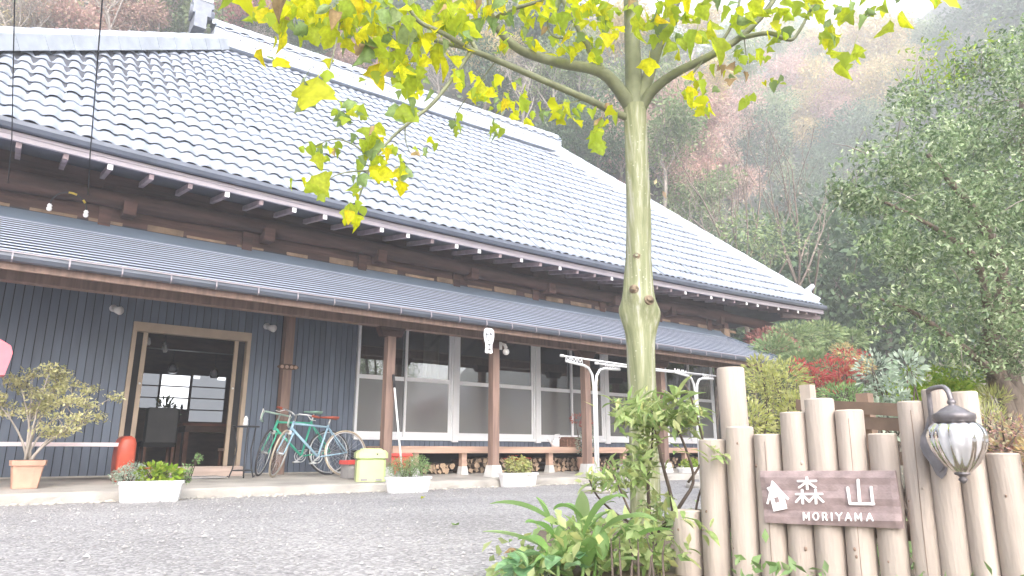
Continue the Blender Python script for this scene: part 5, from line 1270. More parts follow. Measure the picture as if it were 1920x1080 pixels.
mix = lambda y, l, g_, br: ['lf_yellow']*y+['lf_lime']*l+['lf_green']*g_+['lf_brown']*br
YEL, LIM, GRN, DRY, PALE = mix(11, 8, 2, 1), mix(2, 7, 2, 0), mix(0, 6, 4, 0), mix(3, 4, 4, 2), mix(4, 6, 0, 0)
def cluster(x, y, sx, sy, n, size, D, pal, tilt=None):
    for _ in range(n if tilt is not None or n < 3 else int(n*1.55)):
        LV.append((aD(x+r_.gauss(0, sx), y+r_.gauss(0, sy), D+r_.gauss(0, .14)), size*r_.uniform(.6, 1.2)*(.72 if tilt is None else 1), r_.choice(pal), tilt))
cluster(590, 138, 6, 6, 1, .30, 3.35, ['lf_lime'], -.9); cluster(575, 150, 5, 5, 1, .21, 3.4, ['lf_green'], -.9)
cluster(618, 112, 8, 14, 2, .12, 3.4, YEL)
cluster(1000, 15, 90, 14, 26, .13, 4.1, YEL); cluster(780, 12, 110, 14, 22, .15, 3.8, YEL); cluster(1230, 20, 60, 16, 14, .14, 4.2, LIM)
cluster(560, 25, 36, 16, 17, .17, 3.7, YEL); cluster(620, 15, 32, 16, 14, .18, 3.7, YEL); cluster(690, 30, 36, 22, 16, .18, 3.7, YEL)
cluster(735, 60, 34, 34, 18, .19, 3.7, LIM); cluster(770, 105, 22, 16, 7, .17, 3.6, YEL); cluster(800, 55, 30, 30, 14, .17, 3.8, YEL)
cluster(860, 25, 36, 18, 14, .17, 3.9, YEL); cluster(705, 125, 10, 8, 3, .09, 3.5, LIM); cluster(745, 150, 10, 8, 2, .08, 3.5, LIM)
cluster(775, 160, 18, 14, 5, .10, 3.5, YEL); cluster(505, 25, 12, 16, 4, .14, 3.7, DRY); cluster(520, 75, 10, 14, 3, .13, 3.7, YEL)
cluster(640, 215, 14, 10, 4, .11, 3.3, GRN); cluster(665, 200, 16, 10, 4, .10, 3.3, GRN); cluster(700, 240, 26, 16, 8, .10, 3.35, DRY)
cluster(765, 195, 12, 6, 3, .17, 3.4, GRN); cluster(680, 275, 22, 14, 8, .11, 3.3, GRN); cluster(720, 300, 16, 18, 8, .12, 3.3, PALE)
cluster(580, 275, 14, 10, 5, .09, 3.25, GRN); cluster(610, 285, 10, 8, 4, .08, 3.25, DRY); cluster(590, 325, 10, 8, 2, .16, 3.2, ['lf_lime', 'lf_green']); cluster(565, 342, 8, 5, 2, .11, 3.2, YEL)
cluster(602, 360, 4, 5, 1, .10, 3.2, GRN); cluster(675, 335, 10, 14, 4, .09, 3.25, GRN); cluster(664, 388, 9, 10, 5, .10, 3.2, PALE); cluster(655, 408, 10, 8, 3, .09, 3.2, ['lf_yellow'])
cluster(755, 305, 8, 8, 3, .12, 3.35, GRN); cluster(795, 275, 12, 10, 4, .07, 3.5, DRY); cluster(855, 235, 8, 12, 4, .08, 3.6, DRY)
cluster(860, 140, 12, 10, 5, .10, 3.6, YEL); cluster(910, 170, 16, 22, 9, .11, 3.7, YEL); cluster(945, 185, 14, 20, 8, .11, 3.7, YEL); cluster(935, 235, 14, 14, 6, .10, 3.7, LIM)
cluster(985, 185, 18, 16, 7, .10, 3.8, YEL); cluster(1035, 210, 20, 18, 9, .11, 3.85, YEL); cluster(1075, 205, 14, 14, 6, .12, 3.85, LIM); cluster(1108, 248, 9, 8, 5, .14, 3.8, ['lf_lime']); cluster(1130, 215, 10, 10, 4, .10, 3.9, YEL)
cluster(985, 45, 34, 26, 14, .13, 4.1, YEL); cluster(1055, 45, 36, 30, 16, .13, 4.15, YEL); cluster(1120, 60, 26, 34, 14, .13, 4.2, YEL); cluster(1150, 20, 22, 16, 6, .14, 4.2, LIM)
cluster(880, 55, 4, 4, 1, .15, 3.5, ['lf_green']); cluster(930, 90, 6, 5, 1, .14, 3.5, ['lf_green'])
cluster(1245, 60, 22, 40, 14, .15, 4.3, LIM); cluster(1300, 30, 26, 22, 9, .15, 4.2, LIM); cluster(1308, 65, 5, 6, 1, .25, 3.9, ['lf_lime'], -.95); cluster(1335, 70, 5, 6, 1, .24, 3.9, ['lf_lime'], -.95)
cluster(1395, 20, 26, 16, 10, .16, 4.0, LIM); cluster(1450, 40, 24, 20, 8, .14, 3.9, LIM); cluster(1410, 105, 18, 16, 8, .11, 3.9, LIM); cluster(1300, 160, 12, 12, 9, .11, 3.9, PALE); cluster(1325, 190, 8, 8, 4, .12, 3.9, PALE)
cluster(1350, 140, 22, 14, 6, .09, 3.9, DRY); cluster(1410, 175, 9, 7, 3, .12, 3.9, LIM); cluster(1450, 145, 12, 10, 4, .09, 3.9, DRY)
cluster(1500, 10, 24, 12, 8, .14, 3.8, LIM); cluster(1545, 65, 18, 16, 7, .13, 3.75, LIM); cluster(1595, 95, 9, 10, 4, .15, 3.7, PALE); cluster(1570, 15, 26, 12, 6, .13, 3.75, LIM); cluster(1645, 15, 14, 8, 4, .13, 3.7, LIM); cluster(1690, 8, 5, 5, 1, .15, 3.7, ['lf_yellow'])
LV.sort(key=lambda q: -q[1]/((q[0]-Vector((0, 0, CZ))).length))
for p, s, key, tl in LV[:300]:
    link_mesh('leaf', LM[key, r_.randrange(10)], kiri, leaf_matrix(p, s, r_, tl))
mass = MB(); KEY = ['lf_yellow', 'lf_lime', 'lf_green', 'lf_brown']; BL = [big_leaf(k) for k in range(10)]
def mass_leaf(p, sz, key):
    b_ = BL[r_.randrange(10)]; mass.mx = leaf_matrix(p, sz, r_); mass.mi = KEY.index(key); mass.add(b_.v[:50], b_.f[:36], True)
for p, sz, key, tl in LV[300:]: mass_leaf(p, sz, key)
for _ in range(620):                                  # the crown goes on above
    mass_leaf(aD(r_.uniform(380, 1780), r_.uniform(-480, -6), r_.gauss(4.2, .45)), r_.uniform(.08, .17), r_.choice(YEL+LIM))
mass.mx = None
tag(mass.build('foliage', [M[k_] for k_ in KEY], kiri), kind='stuff')

# ---------------------------------------------------------------- shrub before the trunk, with whorls of narrow leaves
def narrow_leaf(k, m, wd=.24, curl=.5):
    r2 = random.Random(k); b = MB(); n = 6; rows = []
    for i in range(n+1):
        s = i/n; w_ = wd*math.sin(math.pi*(s*.93+.04))**.8*.5; z = -curl*s*s*.5+.1*s
        rows += [(-w_, s, z+w_*.5), (0, s, z), (w_, s, z+w_*.5)]
    b.add(rows, [(i*3+j, i*3+j+1, (i+1)*3+j+1, (i+1)*3+j) for i in range(n) for j in (0, 1)], True)
    return b.mesh('leaf', M[m])
def aim(p, d, up, s):
    d = Vector(d).normalized(); x = d.cross(Vector(up)); x = (x if x.length > .01 else d.orthogonal()).normalized(); z = x.cross(d)
    return Matrix(((x.x*s, d.x*s, z.x*s, p.x), (x.y*s, d.y*s, z.y*s, p.y), (x.z*s, d.z*s, z.z*s, p.z), (0, 0, 0, 1)))
SD = 3.0
M['lf_shrubmass'] = leaf_mat('light_green_leaves', [(.30, .42, .14), (.38, .47, .19), (.48, .52, .25), (.24, .38, .13), (.50, .50, .20)], .45, .45)
sb = aZ(1245, 1120, 0.05)
shrub = thing('leafy_shrub', sb, 'straggly shrub with whorls of light green leaves and dark stems before the tree trunk', 'shrub')
nl = [narrow_leaf(k, 'lf_shrub', w_, c) for k, (w_, c) in enumerate(((.26, .4), (.30, .7), (.22, .2), (.34, .9)))]
sh_me = MB(); tipl = []
def stem(pp, r0, r1):
    P = spline([aD(*p) for p in pp], 4); sh_me.tube(P, list(np.linspace(r0, r1, len(P))), 7); return P
b0 = (1250, 1110, SD)
stem([b0, (1230, 1010, SD), (1262, 960, SD), (1240, 860, SD-.05), (1220, 760, SD)], .014, .005)
stem([(1240, 1050, SD), (1222, 1000, SD), (1215, 900, SD+.05), (1222, 850, SD+.05), (1225, 770, SD+.05)], .011, .004)
stem([(1245, 990, SD), (1280, 940, SD-.02), (1300, 890, SD), (1265, 790, SD), (1240, 740, SD)], .010, .003)
stem([(1290, 905, SD), (1320, 850, SD), (1300, 760, SD-.05), (1285, 720, SD-.05)], .006, .003)
stem([b0, (1200, 1000, SD+.1), (1150, 960, SD+.05), (1120, 930, SD), (1105, 900, SD)], .008, .003)
stem([b0, (1190, 980, SD-.1), (1168, 930, SD-.1), (1150, 890, SD-.1)], .007, .003)
stem([(1245, 1090, SD), (1292, 1010, SD-.3), (1310, 930, SD-.4), (1330, 880, SD-.45)], .007, .003)
sh_me.build('stem', M['twig'], shrub)
r3 = random.Random(77); nleaf = 0; mass = []
def whorl(x, y, D, n, L, tip=(0, 0, 1), spread=1.0):
    global nleaf
    p = aD(x, y, D); ax_ = Vector(tip).normalized()
    for k in range(n):
        a = 2*math.pi*k/n+r3.uniform(-.4, .4); e = ax_.orthogonal().normalized(); e2 = ax_.cross(e); d = (e*math.cos(a)+e2*math.sin(a))*spread+ax_*r3.uniform(-.15, .75)
        q = p+Vector((r3.gauss(0, .012), r3.gauss(0, .012), r3.gauss(0, .012)))
        if nleaf < 298: link_mesh('leaf', nl[r3.randrange(4)], shrub, aim(q, d, (0, 0, 1), L*r3.uniform(.7, 1.2))); nleaf += 1
        else: mass.append(q)
whorl(1266, 752, SD-.1, 9, .12, (.0, 0, 1), .75); whorl(1272, 745, SD-.1, 6, .10, (0, 0, 1), .5)
for x, y, n, L in ((1150, 760, 6, .07), (1165, 775, 6, .07), (1200, 755, 7, .08), (1185, 785, 7, .08), (1215, 780, 7, .085), (1240, 765, 7, .08), (1255, 790, 7, .08), (1225, 800, 6, .08), (1200, 805, 6, .07), (1280, 775, 6, .08), (1300, 765, 7, .08), (1295, 790, 6, .07), (1315, 775, 5, .07),
                   (1205, 825, 5, .08), (1230, 830, 5, .07), (1195, 850, 5, .07), (1265, 815, 4, .07), (1180, 870, 5, .075), (1215, 865, 4, .06), (1290, 815, 3, .06), (1110, 905, 6, .09), (1145, 895, 6, .09), (1165, 885, 5, .08), (1180, 905, 6, .09), (1200, 900, 5, .08), (1225, 920, 5, .08), (1130, 925, 4, .08), (1160, 935, 4, .07), (1235, 960, 6, .09), (1215, 945, 5, .08), (1255, 985, 5, .08), (1205, 985, 4, .08), (1265, 840, 4, .06), (1245, 880, 4, .06)):
    whorl(x, y, SD+r3.uniform(-.12, .12), n, L, (r3.uniform(-.4, .4), r3.uniform(-.4, .4), 1))
for x, y, D, n in ((1333, 862, 2.50, 6), (1275, 975, 2.42, 7), (1322, 1000, 2.38, 6), (1290, 1035, 2.4, 5), (1345, 850, 2.5, 4)): whorl(x, y, D, n, .075, (.2, -.5, .6))
for x, y, sx, sy, n in ((1225, 780, 45, 28, 260), (1175, 775, 22, 16, 90), (1290, 785, 22, 18, 90), (1205, 850, 18, 30, 90), (1140, 900, 34, 16, 90), (1190, 890, 26, 26, 110), (1230, 960, 28, 30, 80)):
    for _ in range(n): mass.append(aD(x+r3.gauss(0, sx*.6), y+r3.gauss(0, sy*.6), SD+r3.gauss(0, .09)))
if mass: link_mesh('foliage', np_leaves('foliage', M['lf_shrubmass'], np.array([tuple(q) for q in mass])-np.array(org(shrub)), .062, .30, (0, 0, .6), -.2, seed=9), shrub, Matrix.Translation(org(shrub)))

# ---------------------------------------------------------------- clump of arching blades at the foot of the tree, round-leaved plants beside it
bc = aZ(1075, 1110, .03)
blade = thing('broad_bladed_plant', bc, 'clump of broad arching green blades at the foot of the young tree', 'plant')
def blade_mesh(k, base, tip, hgt, w_):
    P = [Vector(base), Vector(base).lerp(Vector(tip), .4)+Vector((0, 0, hgt)), Vector(tip)]; b = MB(); n = 9; vs = []
    r2 = random.Random(k)
    for i in range(n+1):
        s = i/n; p = P[0]*(1-s)**2+P[1]*(2*s*(1-s))+P[2]*s*s; t = ((P[1]-P[0])*(1-s)+(P[2]-P[1])*s).normalized(); x = t.cross(Vector((0, 0, 1))).normalized(); z = x.cross(t); ww = w_*(.25+.75*math.sin(math.pi*min(1, s*.9+.12)))*(1 if s < .98 else .1)/2
        vs += [p-x*ww+z*ww*.45, p, p+x*ww+z*ww*.45]
    b.add(vs, [(i*3+j, i*3+j+1, (i+1)*3+j+1, (i+1)*3+j) for i in range(n) for j in (0, 1)], True)
    b.build('leaf', M['lf_blade'], blade)
BLD = [((1045, 985), (918, 945), 18), ((1050, 1045), (905, 997), 14), ((1035, 990), (1005, 932), 4), ((1098, 985), (1038, 956), 22), ((1096, 1000), (1091, 921), 2), ((1092, 1010), (1174, 933), 34), ((1125, 1000), (1232, 978), 22), ((1145, 1020), (1214, 992), 16), ((1060, 1030), (1040, 962), 6), ((1050, 1050), (1047, 986), 4), ((1100, 1070), (1108, 1008), 6), ((1098, 1005), (1150, 960), 14), ((1010, 1085), (950, 1046), 12), ((1080, 1090), (925, 1082), 26), ((1062, 1085), (1052, 1003), 4), ((1120, 1065), (1162, 1013), 14), ((1030, 1040), (972, 1012), 14), ((1120, 1085), (1192, 1050), 16), ((1150, 1085), (1238, 1042), 20), ((1085, 1060), (1000, 1058), 24), ((1180, 1020), (1262, 996), 14), ((1040, 1010), (985, 980), 12), ((1075, 1090), (1020, 1040), 10), ((1130, 1050), (1120, 985), 4), ((1020, 1090), (965, 1072), 10), ((1170, 1085), (1180, 1030), 4)]
def lance(k, base, mid, tip, w_):
    b = MB(); n = 9; vs = []
    for i in range(n+1):
        s = i/n; p = base*(1-s)**2+mid*(2*s*(1-s))+tip*s*s; t = ((mid-base)*(1-s)+(tip-mid)*s).normalized(); x = t.cross(Vector((.1*math.sin(k), .2*math.cos(k*1.7), 1))).normalized(); z = x.cross(t); ww = w_*(math.sin(math.pi*(.04+.94*s))**.85)/2
        vs += [p-x*ww+z*ww*.5, p, p+x*ww+z*ww*.5]
    b.add(vs, [(i*3+j, i*3+j+1, (i+1)*3+j+1, (i+1)*3+j) for i in range(n) for j in (0, 1)], True)
    b.build('leaf', M['lf_blade'], blade)
for k, ((x0, y0), (x1, y1), up_) in enumerate(BLD):
    D = 2.55+rnd.uniform(-.10, .12); dt = rnd.uniform(-.18, .10)
    lance(k, aD(x0, y0, D), aD((x0+x1)/2, (y0+y1)/2-up_*1.6, D+dt*.4), aD(x1, y1, D+dt), rnd.uniform(.046, .068))
for x0, x1, y1 in ((1085, 1096, 985), (1060, 1050, 1045), (1105, 1120, 1000), (1045, 1040, 990)):
    MB().tube(spline([aZ(x0, 1130, .03), aD((x0+x1)/2+4, (1130+y1)/2, 2.5), aD(x1, y1, 2.55)], 4), .006, 6).build('stem', M['lf_blade'], blade)
rp = thing('round_leaved_plant', aZ(1190, 1110, .05), 'low plant with rounded blue-green leaves between the blades and the fence', 'plant')
rl = [narrow_leaf(40+k, 'lf_green' if k else 'lf_shrub', .85, .5) for k in range(2)]
M['lf_round'] = leaf_mat('rounded_bluegreen_leaf', [(.14, .30, .14), (.20, .36, .17), (.26, .40, .18)], .35, .45, True)
rl = [narrow_leaf(50+k, 'lf_round', .8+.1*k, .4+.2*k) for k in range(3)]
for k in range(130):
    x, y = r3.uniform(960, 1262), r3.uniform(1000, 1095)
    if x < 1120 and y < 1030: y += 40; p = aD(x, y, r3.uniform(2.25, 2.6)); link_mesh('leaf', rl[k % 3], rp, aim(p, (r3.gauss(0, 1), r3.gauss(0, 1), r3.uniform(-.4, .5)), (0, 0, 1), r3.uniform(.05, .085)))
fm_ = []
for x, y, sx, sy, n in ((1000, 1060, 45, 22, 150), (1060, 1040, 45, 30, 170), (1130, 1030, 45, 34, 190), (1195, 1020, 34, 34, 170), (1080, 985, 34, 20, 70), (960, 1070, 26, 12, 70), (1240, 1050, 22, 26, 90)):
    for _ in range(n): fm_.append(tuple(aD(x+r3.gauss(0, sx*.7), y+r3.gauss(0, sy*.7), 2.62+r3.gauss(0, .12))))
fm_ = np.array([q for q in fm_ if q[2] > .02])
link_mesh('foliage', np_leaves('foliage', M['lf_shrubmass'], fm_-np.array(org(rp)), .055, .5, (0, -.2, .7), .0, .35, seed=19), rp, Matrix.Translation(org(rp)))
s = MB()
for k in range(7):
    p = aZ(1150+k*16, 1110, .03); s.tube([p, aD(1150+k*16+r3.uniform(-10, 10), 1040, 2.4), aD(1145+k*17, 1010, 2.42)], [.005, .004, .002], 5)
s.build('stem', M['twig'], rp)
# ground cover in the bed, pebbles on the gravel, a few fallen leaves
cov = []
for _ in range(2600):
    x, y = r3.uniform(1.7, 4.2), r3.uniform(.4, 3.2)
    if x > 1.6+.0*y: cov.append((x, y, .05+abs(r3.gauss(0, .035))))
cov = np.array([c for c in cov if (c[1] < 1.0+.9*(c[0]-1.55)) and c[1] < 3.1])
o = link_mesh('ground_cover', np_leaves('ground_cover', M['lf_fine'], cov, .045, .5, (0, 0, .7), -.2, seed=31)); tag(o, kind='stuff')
pb = MB()
g8 = [(1, 0, 0), (0, 1, 0), (-1, 0, 0), (0, -1, 0), (0, 0, .7), (0, 0, -.5)]
for _ in range(7000):
    y = 7.75*math.sqrt(r3.random())*1.0; x = r3.uniform(-1.2, 9.5); 
    if math.hypot(x, y) < 2.2: continue
    px_, py_, pz_ = proj((x, y, 0))
    if not (-30 < px_ < 1320 and py_ < 1100): continue
    q = r3.uniform(.005, .014)*(1 if r3.random() < .96 else 1.8); a = r3.uniform(0, 6); c_, s_ = math.cos(a)*q, math.sin(a)*q; k = r3.uniform(.6, 1)
    pb.add([(x+u*c_-v*s_*k, y+u*s_+v*c_*k, q*.3+w_*q*.8) for u, v, w_ in g8], [(0, 1, 4), (1, 2, 4), (2, 3, 4), (3, 0, 4)])
pb.build('gravel_pebbles', M['pebble'], kind='stuff')
for k, (x, y, lb) in enumerate(((850, 985, 'single green leaf lying on the gravel in front of the planters'), (795, 838+95, 'small yellowish leaf on the gravel right of the second planter'), (968, 1036, 'withered leaf on the gravel left of the bladed plant'))):
    p = aZ(x, y, .012); o = link_mesh('fallen_leaf', LM[('lf_green', 'lf_lime', 'lf_brown')[k], k], None, aim(p, (r3.gauss(0, 1), r3.gauss(0, 1), 0), (0, 0, 1), .06)); tag(o, lb, 'leaf')


# ---------------------------------------------------------------- bushes behind the fence
def bush(name, label, blobs_px, n, L, Wd, m, seed, up=(0, 0, .5), droop=.1, stems=8, stemm='twig', base=None, cat='bush', zb=0., single=0):
    bl = []
    for x, y, D, rx, rz_ in blobs_px:
        c = aD(x, y, D); k = D/FPX; bl.append((tuple(c), (rx*k, rx*k, rz_*k)))
    bx = sum(c[0][0] for c in bl)/len(bl); by = sum(c[0][1] for c in bl)/len(bl)
    t = thing(name, (bx, by, zb), label, cat); s = MB()
    for c, r0 in bl:
        for _ in range(stems):
            e = Vector(c)+Vector((rnd.gauss(0, .5)*r0[0], rnd.gauss(0, .5)*r0[1], rnd.gauss(0, .5)*r0[2])); p = Vector((bx+(c[0]-bx)*.4+rnd.gauss(0, .05), by+(c[1]-by)*.4+rnd.gauss(0, .05), zb-.05))
            s.tube(spline([p, p.lerp(e, .5)+Vector((rnd.gauss(0, .06), rnd.gauss(0, .06), .08)), e], 4), list(np.linspace(.014, .003, 9)), 5)
    s.build('stem', M[stemm], t)
    P = blob_points(bl, n, seed, .45); P = P[P[:, 2] > zb+.03]
    link_mesh('foliage', np_leaves('foliage', M[m], P-np.array(org(t)), L, Wd, up, droop, seed=seed), t, Matrix.Translation(org(t)))
    return t
bush('yellow_green_bush', 'feathery yellow-green bush right of the thick pale post', [(1440, 750, 6.5, 50, 70), (1470, 720, 6.8, 45, 45), (1410, 800, 6.2, 38, 45), (1495, 800, 6.3, 30, 60), (1425, 700, 6.9, 26, 30)], 3800, .055, .30, 'lf_bamboo', 41)
bush('red_maple', 'small red maple in full autumn colour behind the log fence', [(1560, 690, 9.2, 52, 16), (1590, 668, 9.3, 34, 11), (1525, 705, 9.0, 30, 13), (1550, 722, 9.0, 34, 12), (1500, 685, 9.2, 18, 10), (1585, 705, 9.0, 28, 10)], 1000, .06, .5, 'lf_red', 42, (0, 0, 1.2), .0, 3, cat='tree')
bush('pale_green_bush', 'soft pale green bush below the red maple behind the rail fence', [(1585, 745, 5.6, 55, 22), (1620, 760, 5.6, 30, 20), (1550, 770, 5.7, 34, 16)], 1700, .045, .3, 'lf_fine', 43)
bush('silvery_bush', 'silvery grey-green upright bush with pale leaves left of the lantern', [(1640, 700, 4.9, 32, 38), (1665, 740, 4.8, 30, 40), (1660, 790, 4.7, 24, 40), (1700, 690, 5.0, 26, 26), (1690, 770, 4.7, 20, 40)], 950, .05, .45, 'lf_silver', 44, stems=4, single=1)
bush('bright_bush', 'bright green and yellowish leafy bush right of the lantern arm', [(1740, 715, 6.6, 60, 26), (1800, 712, 6.8, 40, 22), (1700, 735, 6.4, 34, 26), (1770, 740, 6.5, 46, 22), (1720, 775, 6.3, 30, 40)], 2600, .055, .6, 'lf_bright', 45)
bush('flowering_shrub', 'low shrub with pink and orange flecks at the right edge behind the fence', [(1880, 805, 3.6, 50, 26), (1930, 820, 3.5, 50, 30), (1850, 835, 3.7, 26, 22), (1905, 850, 3.5, 50, 30), (1960, 860, 3.4, 60, 40)], 1500, .035, .45, 'flecked', 46)
bush('grassy_tuft', 'pale yellow-green tuft of grass right of the lantern behind the fence', [(1850, 780, 5.5, 26, 22), (1862, 745, 6.5, 24, 14)], 500, .07, .14, 'lf_bamboo', 47, (0, 0, .0), -1.2)
bush('round_bush', 'mid green mixed bush under the corner of the tiled roof', [(1490, 640, 15.5, 50, 34), (1540, 630, 16, 40, 26), (1450, 665, 15, 40, 34), (1580, 690, 14.5, 30, 28), (1515, 690, 14, 50, 30), (1600, 640, 16.5, 24, 18)], 5200, .11, .5, 'h_green', 48)
bush('yellow_shrub', 'small shrub with yellow leaves beside the round bush', [(1580, 655, 13.5, 20, 10), (1610, 685, 13.2, 24, 14)], 500, .08, .5, 'h_yellow', 49)
bush('brown_bush', 'russet brown bush beside the pale trunk under the eave corner', [(1440, 640, 17.5, 40, 22), (1490, 655, 17.5, 24, 16)], 1300, .12, .5, 'h_red', 50)

# ---------------------------------------------------------------- big evergreen at the right
eb = aD(1925, 800, 6.7); eb.z = bank_z(eb.x, eb.y)
ever = thing('evergreen_tree', eb, 'large glossy evergreen tree with a forked brown trunk filling the right side', 'tree')
tm_ = MB()
def etrunk(pp, r0, r1):
    P = spline([Vector(eb)+Vector((0, 0, -.1))]+[aD(*p) for p in pp], 5); tm_.tube(P, list(np.linspace(r0, r1, len(P))), 9)
etrunk([(1905, 770, 6.7), (1872, 715, 6.6), (1855, 640, 6.6), (1880, 560, 6.5), (1868, 470, 6.5), (1835, 410, 6.4), (1790, 350, 6.3), (1740, 290, 6.2)], .12, .02)
etrunk([(1915, 760, 6.8), (1895, 700, 6.9), (1900, 600, 7.0), (1930, 480, 7.1), (1920, 330, 7.1), (1915, 180, 7.1)], .10, .02)
etrunk([(1880, 730, 6.6), (1840, 680, 6.3), (1790, 640, 6.1), (1720, 590, 6.0), (1650, 560, 6.0)], .06, .012)
etrunk([(1868, 700, 6.6), (1850, 560, 6.3), (1835, 500, 6.2), (1815, 470, 6.1), (1740, 420, 6.0), (1640, 370, 6.0)], .06, .012)
etrunk([(1960, 760, 6.8), (2020, 650, 6.9), (2080, 480, 7.0), (2100, 300, 7.0)], .09, .02)
etrunk([(1900, 650, 7.0), (1990, 500, 7.4), (1970, 300, 7.5), (1890, 130, 7.3)], .07, .012)
tm_.build('trunk', M['bark'], ever)
EB = [(1720, 260, 6.2, 95, 75), (1640, 335, 6.1, 85, 70), (1830, 200, 6.6, 110, 90), (1740, 390, 6.0, 120, 90), (1620, 410, 6.1, 50, 40), (1660, 470, 6.0, 60, 40), (1800, 530, 6.0, 120, 90), (1690, 575, 6.0, 70, 45), (1640, 610, 6.0, 38, 24), (1900, 400, 6.3, 130, 110), (1890, 610, 6.2, 100, 70), (1860, 115, 6.7, 70, 50), (1750, 650, 6.0, 60, 40), (1980, 300, 6.8, 150, 170), (2000, 560, 6.6, 150, 150), (1590, 365, 6.2, 36, 24), (1850, 320, 7.2, 130, 110), (1770, 470, 6.9, 110, 90), (1820, 680, 6.2, 60, 32), (1900, 680, 6.5, 60, 30), (1700, 190, 6.6, 40, 36), (1960, 90, 7.2, 90, 70), (2080, 420, 7.4, 150, 220), (1575, 350, 6.1, 24, 14), (1600, 520, 6.05, 22, 14), (1625, 560, 6.05, 30, 16)]
bl = []
for x, y, D, rx, rz_ in EB: c = aD(x, y, D); k = D/FPX; bl.append((tuple(c), (rx*k, rx*k*.9, rz_*k)))
P = blob_points(bl, 62000, 61, .5)
# clumpy density: drop leaves where a coarse noise is low, so darkness and sky show between sprays
from mathutils import noise as mnoise
keep = np.array([mnoise.noise(Vector(p)*4.2) > -.13 for p in P]); P = P[keep]
ct = np.array([mnoise.noise(Vector(p)*2.1) for p in P])
link_mesh('foliage', np_leaves('foliage', M['lf_evergreen'], P-np.array(org(ever)), .052, .44, (0, -.3, .8), .15, .4, seed=62), ever, Matrix.Translation(org(ever)))
el = [narrow_leaf(80+k, 'lf_evergreen_o', .42, .4+.2*k) for k in range(3)]
D_ = np.array([proj(p)[2] for p in P]); idx = np.argsort(D_)[:300*6:6]
for i in idx: link_mesh('leaf', el[r3.randrange(3)], ever, aim(Vector(P[i])-Vector((0, .02, 0)), (r3.gauss(0, 1), r3.gauss(0, 1), r3.gauss(-.1, .5)), (r3.gauss(0, .4), -.4, 1), r3.uniform(.05, .075)))
tw = MB()
for k in range(150):
    p = Vector(P[r3.randrange(len(P))]); e = p+Vector((r3.gauss(0, .15), r3.gauss(0, .15), r3.gauss(.05, .12))); tw.tube([p, (p+e)/2+Vector((0, 0, .02)), e], [.006, .004, .002], 4)
for k in range(14):
    x = r3.uniform(1700, 1910); p = aD(x, 190-(x-1700)*.35, 6.7); e = p+Vector((r3.gauss(0, .06), r3.gauss(0, .06), r3.uniform(.25, .5))); tw.tube([p, e], [.006, .003], 4)
tag(tw.build('twig', M['palebark'], ever), kind='stuff')
P2 = []
for k in range(20):
    x = r3.uniform(1700, 1915); y0 = 190-(x-1700)*.35
    for j in range(26): P2.append(tuple(aD(x+r3.gauss(0, 9), y0-r3.uniform(-10, 105)*(1 if k % 2 else .6), 6.7+r3.gauss(0, .08))))
link_mesh('shoot_foliage', np_leaves('shoot_foliage', M['lf_bright'], np.array(P2)-np.array(org(ever)), .05, .4, (0, 0, .5), -.3, seed=63), ever, Matrix.Translation(org(ever)))

# ---------------------------------------------------------------- trees of the hillside
def branchy(seed, H, r0, spread, depth, n0, lean=.0, up=.55):
    """bare skeleton: a tapering trunk with forking limbs; returns builder and twig ends"""
    q = random.Random(seed); b = MB(); ends = []
    def grow(p, d, L, r, dep):
        pts = [p]; rr_ = [r]; n = 4
        for i in range(n):
            d = (d+Vector((q.gauss(0, .12), q.gauss(0, .12), .05*up))).normalized(); p = p+d*(L/n); pts.append(p); rr_.append(r*(1-.45*(i+1)/n))
        b.tube(pts, rr_, 7 if dep == 0 else 4, dep == 0)
        ends.append(pts[-1]); 
        if dep >= 1: ends.append(pts[2])
        if dep < depth:
            for k in range(n0 if dep == 0 else q.choice((2, 3))):
                a = q.uniform(0, 6.28); s = q.randrange(2, n+1); e = Vector((math.cos(a)*spread, math.sin(a)*spread, up))
                grow(pts[s], (d*.55+e).normalized(), L*q.uniform(.45, .72), rr_[s]*.62, dep+1)
    grow(Vector((0, 0, -.3)), Vector((lean, 0, 1)).normalized(), H*.5, r0, 0)
    return b, ends
KINDS = {}
def kind(name, label, group, m, bark, variants):
    KINDS[name] = (label, group, [])
    for sd_, H, r0, spread, depth, n0, br_, nl_, L, wd, shell in variants:
        b, ends = branchy(sd_, H, r0, spread, depth, n0); tr_me = b.mesh('trunk', M[bark]); q = random.Random(sd_)
        bl = [(tuple(e), (br_*q.uniform(.6, 1.3), br_*q.uniform(.6, 1.3), br_*q.uniform(.4, .8))) for e in ends]
        P = blob_points(bl, nl_, sd_, shell); cr_me = np_leaves('crown', M[m], P, L, wd, (0, 0, .6), .1, seed=sd_) if nl_ else None
        KINDS[name][2].append((tr_me, cr_me))
kind('dark', 'dense dark evergreen tree on the wooded hillside', 'dark evergreens on the hillside', 'h_dark', 'bark', [(1, 8, .16, .8, 2, 7, 1.15, 4600, .26, .6, .5), (2, 9, .17, .7, 2, 8, 1.2, 5000, .26, .6, .5), (3, 7, .15, 1.0, 2, 7, 1.1, 4200, .25, .6, .5)])
kind('green', 'pale green broad-crowned tree on the wooded hillside', 'pale green trees on the hillside', 'h_green', 'palebark', [(4, 7.5, .13, .9, 2, 7, .95, 3600, .22, .55, .45), (5, 8, .14, .8, 2, 7, 1.0, 3600, .22, .55, .45)])
kind('pink', 'thin-crowned pinkish autumn tree on the hillside', 'pinkish autumn trees on the hillside', 'h_pink', 'palebark', [(6, 7.5, .12, .9, 3, 6, .85, 6000, .21, .5, .3), (7, 7, .12, 1.1, 3, 5, .85, 6000, .21, .5, .3)])
